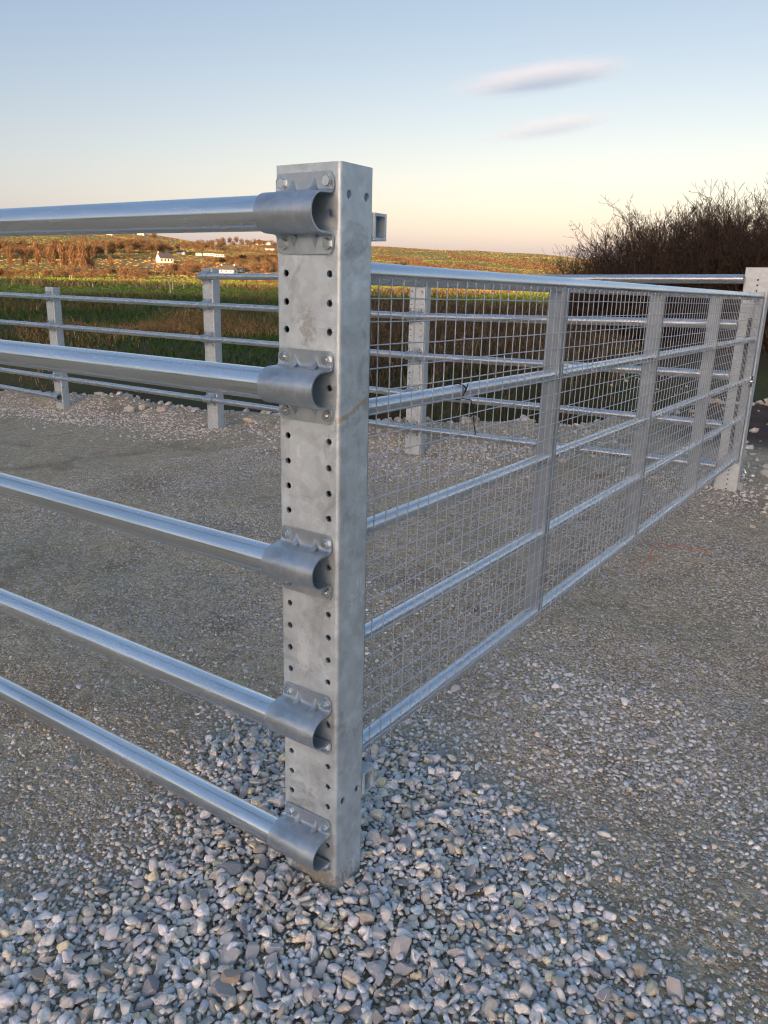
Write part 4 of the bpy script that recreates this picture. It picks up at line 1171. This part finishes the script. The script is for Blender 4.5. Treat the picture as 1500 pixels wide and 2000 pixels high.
# ------------------------------------------------------------------ blades and twigs
def blades(name, base, hgt, wid, lean, tint, mat, label, kind='stuff', az=None):
    n = len(base)
    a = rs.uniform(0, 2 * np.pi, n) if az is None else az
    la = rs.uniform(0, 2 * np.pi, n)
    side = np.stack([np.cos(a), np.sin(a), np.zeros(n)], 1) * wid[:, None] * .5
    ln = np.stack([np.cos(la), np.sin(la), np.zeros(n)], 1) * (lean * hgt)[:, None]
    up = np.array([0, 0, 1.0])
    m1 = base + up * (hgt * .55)[:, None] + ln * .3
    t1 = base + up * (hgt * (1 - .35 * lean))[:, None] + ln
    V = np.stack([base - side, base + side, m1 + side * .8, m1 - side * .8, t1 + side * .15, t1 - side * .15], 1).reshape(-1, 3)
    i = np.arange(n)[:, None] * 6
    F = np.concatenate([i + np.array([0, 1, 2, 3]), i + np.array([3, 2, 4, 5])], 0)
    me = np_mesh(name, V, F, attr=np.repeat(tint, 6))
    o = link_mesh(name, me, mat)
    tag(o, label, 'grass', kind=kind)
    return o
def polar(n, a0, a1, rfun):
    az = np.radians(rs.uniform(a0, a1, n)); rr = rfun(az, n)
    return CX + rr * np.sin(az), CY + rr * np.cos(az)
def rcrest(az):
    return 24 + np.clip(np.degrees(az) + 59, -30, 45) * 0.2
n = 50000
x, y = polar(n, -70, -16, lambda az, n: 10 + (rcrest(az) + 3 - 10) * rs.rand(n) ** .8)
m = ditch_d(x, y) > 0.9; x, y = x[m], y[m]
brown = sst(0.45, 0.62, vnoise(x, y, 2.4, 91) + 0.14 * sst(14, 22, np.hypot(x - CX, y - CY)))
h = rs.uniform(.06, .19, len(x)) * (1 + .5 * brown)
tint = np.clip(0.30 * rs.rand(len(x)) + brown * rs.uniform(.35, .85, len(x)), 0, 1)
blades('bank_grass', np.stack([x, y, terrain(x, y) - .02], 1), h, rs.uniform(.012, .035, len(x)), rs.uniform(.2, .9, len(x)), tint, M['grass'], 'dark shaded rough grass covering the bank')
# pasture in the sun: blades stand up into the low light
n = 40000
x, y = polar(n, -72, -14, lambda az, n: np.exp(rs.uniform(np.log(40.), np.log(460.), n)))
rr_ = np.hypot(x - CX, y - CY)
dry = sst(.5, .75, vnoise(x, y * .5, 18, 97))
blades('pasture_grass', np.stack([x, y, terrain(x, y) - .02], 1), rs.uniform(.05, .12, n) * (1 + rr_ / 120) * (1 + .5 * dry), rs.uniform(.07, .16, n) * (1 + rr_ / 90), rs.uniform(.2, .9, n), np.clip(.55 * rs.rand(n) + .5 * dry * rs.rand(n), 0, 1), M['pasture'], 'sunlit green pasture grass of the flat field')
n = 38000
x, y = polar(n, -72, -14, lambda az, n: rs.uniform(455, 1720, n))
gr = vnoise(x, y, 130, 98)
blades('hill_grass', np.stack([x, y, terrain(x, y) - .1], 1), rs.uniform(.4, .9, n), rs.uniform(1.4, 3.2, n), rs.uniform(.2, .8, n), np.clip(sst(.3, .8, gr) * .85 + .12 * rs.rand(n), 0, 1), M['hillgrass'], 'dry winter grass over the sunlit hillside')
# brown reeds on the ditch side behind the gate
n = 24000
x, y = polar(n, -40, -17, lambda az, n: 9 + 17 * rs.rand(n) ** .75)
d = ditch_d(x, y); m = (d > 0.5) & (rs.rand(n) < 0.35 + .65 * vnoise(x, y, 1.7, 95)); x, y = x[m], y[m]
h = rs.uniform(.22, .62, len(x))
blades('reed_grass', np.stack([x, y, terrain(x, y) - .03], 1), h, rs.uniform(.008, .022, len(x)), rs.uniform(.15, 1.0, len(x)), rs.rand(len(x)) ** 1.3, M['reed'], 'brown dead reeds and bramble above the ditch')
# straw coloured tussocks
def tussocks(name, spots, k, hh, ww, label, sp):
    X, Y = [], []
    for (tx, ty) in spots:
        X.append(rs.normal(tx, sp, k)); Y.append(rs.normal(ty, sp, k))
    x, y = np.concatenate(X), np.concatenate(Y)
    blades(name, np.stack([x, y, terrain(x, y) - .02], 1), rs.uniform(.4, 1, len(x)) * hh, rs.uniform(.5, 1, len(x)) * ww, rs.uniform(.3, 1.2, len(x)), rs.rand(len(x)), M['straw'], label)
tussocks('straw_tussocks', TUSS_NEAR, 420, .26, .014, 'tan dead grass tussocks lying across the shaded bank', .45)
tussocks('straw_clumps', TUSS_FAR, 120, 1.1, .12, 'bright straw clumps standing in the sunlit field', 1.3)
tussocks('straw_strip', TUSS_STRIP, 60, 1.5, .25, 'strip of sunlit straw rushes edging the field', 3.0)

def prisms(name, P0, P1, R0, R1, tint):
    d = P1 - P0; L = np.linalg.norm(d, axis=1, keepdims=True) + 1e-9; d = d / L
    ref = np.where(np.abs(d[:, 2:3]) > .9, np.array([[1.0, 0, 0]]), np.array([[0, 0, 1.0]]))
    u = np.cross(d, ref); u /= np.linalg.norm(u, axis=1, keepdims=True) + 1e-9
    w = np.cross(d, u)
    vs = []
    for P, Rr in ((P0, R0), (P1, R1)):
        for k in range(3):
            t = 2 * np.pi * k / 3
            vs.append(P + (u * math.cos(t) + w * math.sin(t)) * Rr[:, None])
    V = np.stack(vs, 1).reshape(-1, 3)
    i = np.arange(len(P0))[:, None] * 6
    F = np.concatenate([i + np.array([k, (k + 1) % 3, 3 + (k + 1) % 3, 3 + k]) for k in range(3)], 0)
    return np_mesh(name, V, F, attr=np.repeat(tint, 6))
def shrub_meshes(seed, height, spread, stems):
    r_ = np.random.RandomState(seed)
    segs = {0: [], 1: []}
    NS = (6, 5, 4, 3)
    def grow(p, d, L, rad, level, kmax):
        nseg = NS[level]
        step = L / nseg
        q = p.copy(); dd = d.copy()
        for s in range(nseg):
            dd = dd + r_.normal(0, .12 + .05 * level, 3) + np.array([0, 0, .02 + .05 * level])
            dd /= np.linalg.norm(dd)
            q2 = q + dd * step
            t0, t1 = 1 - s / nseg, 1 - (s + 1) / nseg
            segs[0 if level == 0 else 1].append((q, q2, rad * (.3 + .7 * t0), rad * (.3 + .7 * t1), r_.rand()))
            if level < kmax and s >= (1 if level == 0 else 0):
                nb = r_.randint(1, 4) if level == 0 else (r_.randint(1, 4) if level == 1 else r_.randint(0, 2))
                for b in range(nb):
                    nd = dd + r_.normal(0, .5, 3); nd[2] += .12; nd /= np.linalg.norm(nd)
                    grow(q + (q2 - q) * r_.rand(), nd, L * r_.uniform(.22, .40), rad * .55 * (.3 + .7 * t1) + .0012, level + 1, kmax)
            q = q2
    for s in range(stems):
        a = r_.uniform(0, 2 * np.pi); out = (r_.rand() ** .7) * 1.25 * spread
        d = np.array([math.cos(a) * out, math.sin(a) * out, 1.0]); d /= np.linalg.norm(d)
        p = np.array([math.cos(a), math.sin(a), 0]) * r_.uniform(0, .35)
        # stems that lean out are shorter, so the head is domed
        grow(p, d, height * r_.uniform(.72, .85) * (1 - .22 * out / (1.25 * spread)), r_.uniform(.014, .034), 0, 3)
    res = []
    for k, nm in ((0, 'stems'), (1, 'twigs')):
        A = segs[k]
        me = prisms(nm, np.array([s[0] for s in A]), np.array([s[1] for s in A]), np.array([max(s[2], .003) for s in A]), np.array([max(s[3], .0024) for s in A]), np.array([s[4] for s in A]))
        me.materials.append(M['twig'])
        res.append(me)
    return res
SHRUBS = [shrub_meshes(100 + i, 3.4, .85, 24) for i in range(2)]
print('shrub tris', [sum(len(m.polygons) * 2 for m in s) for s in SHRUBS])
rsb = random.Random(21)
for i, (az, rr, hs, lab) in enumerate(THICKET):
    bx, by = CX + rr * math.sin(R(az)), CY + rr * math.cos(R(az))
    root = empty('willow_shrub', (bx, by, gz(bx, by) - .05), rsb.uniform(0, 6.28))
    tag(root, lab, 'shrub', 'bare willow shrubs in the thicket')
    st, twg = SHRUBS[i % 2]
    for nm, me in (('stems', st), ('twigs', twg)):
        o = link_mesh(nm, me, None, root); o.scale = (hs * rsb.uniform(.95, 1.2), hs * 1.05, hs)

# ------------------------------------------------------------------ far trees, hedges, houses
def crown_mesh(name, seed, n, kind, mat):
    r_ = np.random.RandomState(seed)
    # clumps inside a unit-high crown, base at z=0, width 1
    k = 16
    if kind == 'poplar':
        cz = r_.uniform(.28, .92, k); cr = .34 * np.sqrt(np.clip(np.sin((cz - .12) / .88 * np.pi * .95), .05, 1)); cs = r_.uniform(.10, .17, k)
    elif kind == 'bush':
        cz = r_.uniform(.15, .75, k); cr = .40 * np.sqrt(1 - (cz - .2) ** 2 / .9); cs = r_.uniform(.14, .24, k)
    else:
        cz = r_.uniform(.38, .85, k); cr = .38 * np.sqrt(np.clip(1 - ((cz - .6) / .36) ** 2, .05, 1)); cs = r_.uniform(.11, .2, k)
    ca = r_.uniform(0, 2 * np.pi, k); cc = np.stack([np.cos(ca) * cr * r_.rand(k) ** .5, np.sin(ca) * cr * r_.rand(k) ** .5, cz], 1)
    ci = r_.randint(0, k, n)
    d = r_.normal(size=(n, 3)); d /= np.linalg.norm(d, axis=1, keepdims=True)
    p = cc[ci] + d * (cs[ci] * r_.rand(n) ** .4)[:, None] * np.array([1, 1, 1.25])
    p[:, 2] = np.maximum(p[:, 2], .02)
    t = d * .5 + np.array([0, 0, .9 if kind != 'bush' else .6]) + r_.normal(0, .35, (n, 3)); t /= np.linalg.norm(t, axis=1, keepdims=True)
    s = np.cross(t, r_.normal(size=(n, 3))); s /= np.linalg.norm(s, axis=1, keepdims=True)
    L = r_.uniform(.05, .12, n)[:, None]; w = r_.uniform(.006, .016, n)[:, None]
    V = np.stack([p - s * w, p + s * w, p + t * L + s * w * .3, p + t * L - s * w * .3], 1).reshape(-1, 3)
    me = np_mesh(name, V, np.arange(4 * n).reshape(n, 4), attr=np.repeat(r_.rand(n), 4))
    me.materials.append(mat)
    return me
def trunk_mesh(seed):
    r_ = random.Random(seed); bm = bmesh.new()
    add_tube(bm, (0, 0, -.05), (0.01, 0, .42), .022, 7, .014, False)
    for i in range(6):
        a = r_.uniform(0, 6.28); z = r_.uniform(.18, .42)
        add_tube(bm, (0.005, 0, z), (.22 * math.cos(a), .22 * math.sin(a), z + r_.uniform(.2, .4)), .010, 5, .004, False)
    me = bpy.data.meshes.new('trunk'); bmesh.ops.recalc_face_normals(bm, faces=bm.faces); bm.to_mesh(me); bm.free(); me.materials.append(M['bark'])
    return me
TRUNKS = [trunk_mesh(i) for i in range(3)]
CR = {'poplar': [crown_mesh('crown', 10 + i, 1500, 'poplar', M['tree']) for i in range(3)],
      'bush': [crown_mesh('crown', 20 + i, 1300, 'bush', M['tree']) for i in range(3)],
      'oak': [crown_mesh('crown', 30 + i, 1100, 'oak', M['oak']) for i in range(5)]}
rt = random.Random(4)
def far_tree(name, spec, kind, label, cat, group):
    x, y, h, w = spec
    root = empty(name, (x, y, gz(x, y) - .15), rt.uniform(0, 6.28))
    tag(root, label, cat, group)
    t = link_mesh('trunk', TRUNKS[rt.randrange(3)], None, root); t.scale = (w, w, h)
    c = link_mesh('crown', CR[kind][rt.randrange(len(CR[kind]))], None, root); c.scale = (w * 1.15, w * 1.15, h)
ORD = ['first', 'second', 'third', 'fourth', 'fifth', 'sixth', 'seventh', 'eighth']
for i, s in enumerate(POLLARD):
    far_tree('poplar_tree', s, 'poplar', (ORD[i] + ' tall orange-lit bare tree from the left in the row below the wood') if i < 8 else 'lone slim bare tree standing in the pale green field', 'tree', 'row of bare trees across the field')
for s in BUSH:
    far_tree('bush', s, 'bush', 'bushy rust-brown thicket clump along the far edge of the green field', 'bush', 'brown bushes beyond the field')
for s in WOOD:
    far_tree('oak_tree', s, 'oak', 'bare brown tree in the wood across the hillside', 'tree', 'trees in the hillside wood')
for i, s in enumerate(RIDGE):
    far_tree('ridge_tree', s, 'oak', 'round dark-sided tree standing alone on the skyline' if i == 0 else 'tiny tree on the skyline of the hill', 'tree', 'trees along the skyline')
for hi, hpts in enumerate(HEDGE):
    r_ = np.random.RandomState(300 + hi); seg = []
    for (x0, y0, h0, w0), (x1, y1, h1, w1) in zip(hpts[:-1], hpts[1:]):
        L = math.hypot(x1 - x0, y1 - y0); n = int(max(160, L * 15)); t = r_.rand(n)
        hh = (h0 + (h1 - h0) * t) * (.4 + .9 * vnoise(t * L, t * 0, 9, hi))
        px = x0 + (x1 - x0) * t + r_.normal(0, .9, n); py = y0 + (y1 - y0) * t + r_.normal(0, .9, n)
        seg.append((px, py, hh))
    x = np.concatenate([s[0] for s in seg]); y = np.concatenate([s[1] for s in seg]); hh = np.concatenate([s[2] for s in seg])
    z = terrain(x, y); n = len(x)
    p = np.stack([x, y, z + hh * r_.rand(n) * .6], 1)
    t = r_.normal(0, .5, (n, 3)) + np.array([0, 0, 1.0]); t /= np.linalg.norm(t, axis=1, keepdims=True)
    s = np.cross(t, r_.normal(size=(n, 3))); s /= np.linalg.norm(s, axis=1, keepdims=True)
    Lb = (hh * .5)[:, None]; w = .22
    V = np.stack([p - s * w, p + s * w, p + t * Lb + s * w * .4, p + t * Lb - s * w * .4], 1).reshape(-1, 3)
    me = np_mesh('hedgerow', V, np.arange(4 * n).reshape(n, 4), attr=np.repeat(r_.rand(n), 4))
    o = link_mesh('hedgerow', me, M['oak']); tag(o, HEDGE_LAB[hi], 'hedge', 'hedgerows on the hillside')

def house(spec, L, W, wall, ridge, rz, label, windows=3, chim=1, name='house'):
    x, y = spec[0], spec[1]
    root = empty(name, (x, y, gz(x, y) - .1), rz); tag(root, label, 'house')
    bm = bmesh.new()
    a, b = L / 2, W / 2
    v = [bm.verts.new(q) for q in ((-a, -b, -1.5), (a, -b, -1.5), (a, b, -1.5), (-a, b, -1.5), (-a, -b, wall), (a, -b, wall), (a, b, wall), (-a, b, wall), (-a, 0, ridge), (a, 0, ridge))]
    for f in ((0, 1, 5, 4), (2, 3, 7, 6), (1, 2, 6, 9, 5), (3, 0, 4, 8, 7)):
        bm.faces.new([v[i] for i in f])
    bm_obj('wall', bm, M['render_wall'], root)
    bm = bmesh.new(); e = .35; t = .18
    for s in (-1, 1):
        k = (ridge - wall) / b
        p0, p1 = (s * (b + e), wall - e * k + .02), (0, ridge + .02)
        q = [bm.verts.new(c) for c in ((-a - e, p0[0], p0[1]), (a + e, p0[0], p0[1]), (a + e, 0, p1[1]), (-a - e, 0, p1[1]), (-a - e, p0[0], p0[1] + t), (a + e, p0[0], p0[1] + t), (a + e, 0, p1[1] + t), (-a - e, 0, p1[1] + t))]
        for f in ((0, 1, 2, 3), (4, 5, 6, 7), (0, 1, 5, 4), (1, 2, 6, 5), (2, 3, 7, 6), (3, 0, 4, 7)):
            bm.faces.new([q[i] for i in f])
    rf = bm_obj('roof', bm, M['slate'], root)
    for c in range(chim):
        bm = bmesh.new(); cx = (-a + .6) if c == 0 else (a - .6)
        add_box(bm, (cx - .4, -.35, ridge - .5), (cx + .4, .35, ridge + 1.0)); bm_obj('chimney', bm, M['render_wall'], rf)
    for i in range(windows):
        wx = -a + L * (i + .5) / windows
        for s in (-1, 1):
            bm = bmesh.new()
            add_box(bm, (wx - .5, s * (b + .02) - .05, wall * .35), (wx + .5, s * (b + .02) + .05, wall * .8)); bm_obj('window', bm, M['glass'], root)
    for s in (-1, 1):
        bm = bmesh.new(); add_box(bm, (s * (a + .02) - .05, -.45, wall * .4), (s * (a + .02) + .05, .45, wall * .85)); bm_obj('window', bm, M['glass'], root)
for s, kw in zip(HOUSE, HOUSE_KW):
    house(s, **kw)
for i, s in enumerate(CARAVAN):
    x, y = s[0], s[1]; root = empty('static_caravan', (x, y, gz(x, y) + .3), R(58))
    tag(root, ORD[i] + ' white static caravan from the left in the row below the green slope', 'caravan', 'row of white caravans')
    bm = bmesh.new(); h = max(2.4, s[2]); add_box(bm, (-2.6, -1.5, 0), (2.6, 1.5, h), .15); bm_obj('body', bm, M['caravan'], root)
    bm = bmesh.new(); add_box(bm, (-1.6, -1.56, h * .45), (-.3, -1.48, h * .8)); bm_obj('window', bm, M['glass'], root)
    bm = bmesh.new(); add_box(bm, (.6, -1.56, h * .45), (1.8, -1.48, h * .8)); bm_obj('window', bm, M['glass'], root)
    bm = bmesh.new(); add_box(bm, (-2.5, -1.4, -.8), (2.5, 1.4, -.02)); bm_obj('skirt', bm, M['slate'], root)
for i, s in enumerate(POLE):
    x, y, h = s[0], s[1], s[2]
    root = empty('utility_pole', (x, y, gz(x, y) - .3)); tag(root, POLE_LAB[i], 'pole', 'poles across the valley')
    bm = bmesh.new(); add_tube(bm, (0, 0, 0), (0, 0, h + .3), .16, 8, .11); bm_obj('mast', bm, M['pole'], root, sm=40)
    bm = bmesh.new(); add_box(bm, (-.8, -.07, h - .35), (.8, .07, h - .2)); bm_obj('crossarm', bm, M['pole'], root)
for i, (x, y) in enumerate(STAKES):
    bm = bmesh.new(); add_tube(bm, (0, 0, -.2), (0, 0, 1.25), .06, 6, .05); add_tube(bm, (0, 0, 1.25), (0, 0, 1.33), .05, 6, .01)
    o = bm_obj('fence_stake', bm, M['stake'], None, (x, y, gz(x, y))); o.rotation_euler = (rt.gauss(0, .05), rt.gauss(0, .05), 0)
    tag(o, 'thin pale stake standing in the sunlit green field', 'stake', 'stakes in the green field')

# ------------------------------------------------------------------ two thin evening clouds, real volumes far off
def cloud(loc, rot, size, dens, label, seed):
    bm = bmesh.new(); bmesh.ops.create_icosphere(bm, subdivisions=4, radius=1.0)
    o = bm_obj('cloud', bm, None, None, loc, sm=60)
    o.scale = size; o.rotation_euler = rot
    m = bpy.data.materials.new('cloud_vapour'); m.use_nodes = True; t = m.node_tree; t.nodes.clear()
    out = t.nodes.new('ShaderNodeOutputMaterial'); pv = t.nodes.new('ShaderNodeVolumePrincipled')
    pv.inputs['Color'].default_value = (0.80, 0.93, 1, 1); pv.inputs['Anisotropy'].default_value = 0.2
    tc = t.nodes.new('ShaderNodeTexCoord')
    ln = t.nodes.new('ShaderNodeVectorMath'); ln.operation = 'LENGTH'; t.links.new(tc.outputs['Object'], ln.inputs[0])
    mp = t.nodes.new('ShaderNodeMapping'); mp.inputs['Scale'].default_value = (1.1, 2.0, 2.6); mp.inputs['Location'].default_value = (seed, 0, 0); t.links.new(tc.outputs['Object'], mp.inputs['Vector'])
    nz = t.nodes.new('ShaderNodeTexNoise'); nz.inputs['Scale'].default_value = 1.3; nz.inputs['Detail'].default_value = 4; nz.inputs['Distortion'].default_value = .5; t.links.new(mp.outputs[0], nz.inputs['Vector'])
    def mth(op, a, b):
        n = t.nodes.new('ShaderNodeMath'); n.operation = op
        for s, v in zip(n.inputs, (a, b)):
            if hasattr(v, 'is_output'): t.links.new(v, s)
            else: s.default_value = v
        return n.outputs[0]
    fall = mth('SUBTRACT', 1.0, ln.outputs['Value'])
    v = mth('ADD', fall, mth('MULTIPLY', mth('SUBTRACT', nz.outputs['Fac'], 0.55), 1.1))
    v = mth('MAXIMUM', v, 0.0)
    v = mth('MULTIPLY', mth('MINIMUM', mth('MULTIPLY', mth('MULTIPLY', v, fall), 2.2), 1.0), dens)
    t.links.new(mth('MAXIMUM', v, 0.0), pv.inputs['Density'])
    t.links.new(pv.outputs['Volume'], out.inputs['Volume'])
    o.data.materials.append(m)
    tag(o, label, 'cloud')
    return o
for c in CLOUDS:
    cloud(*c)
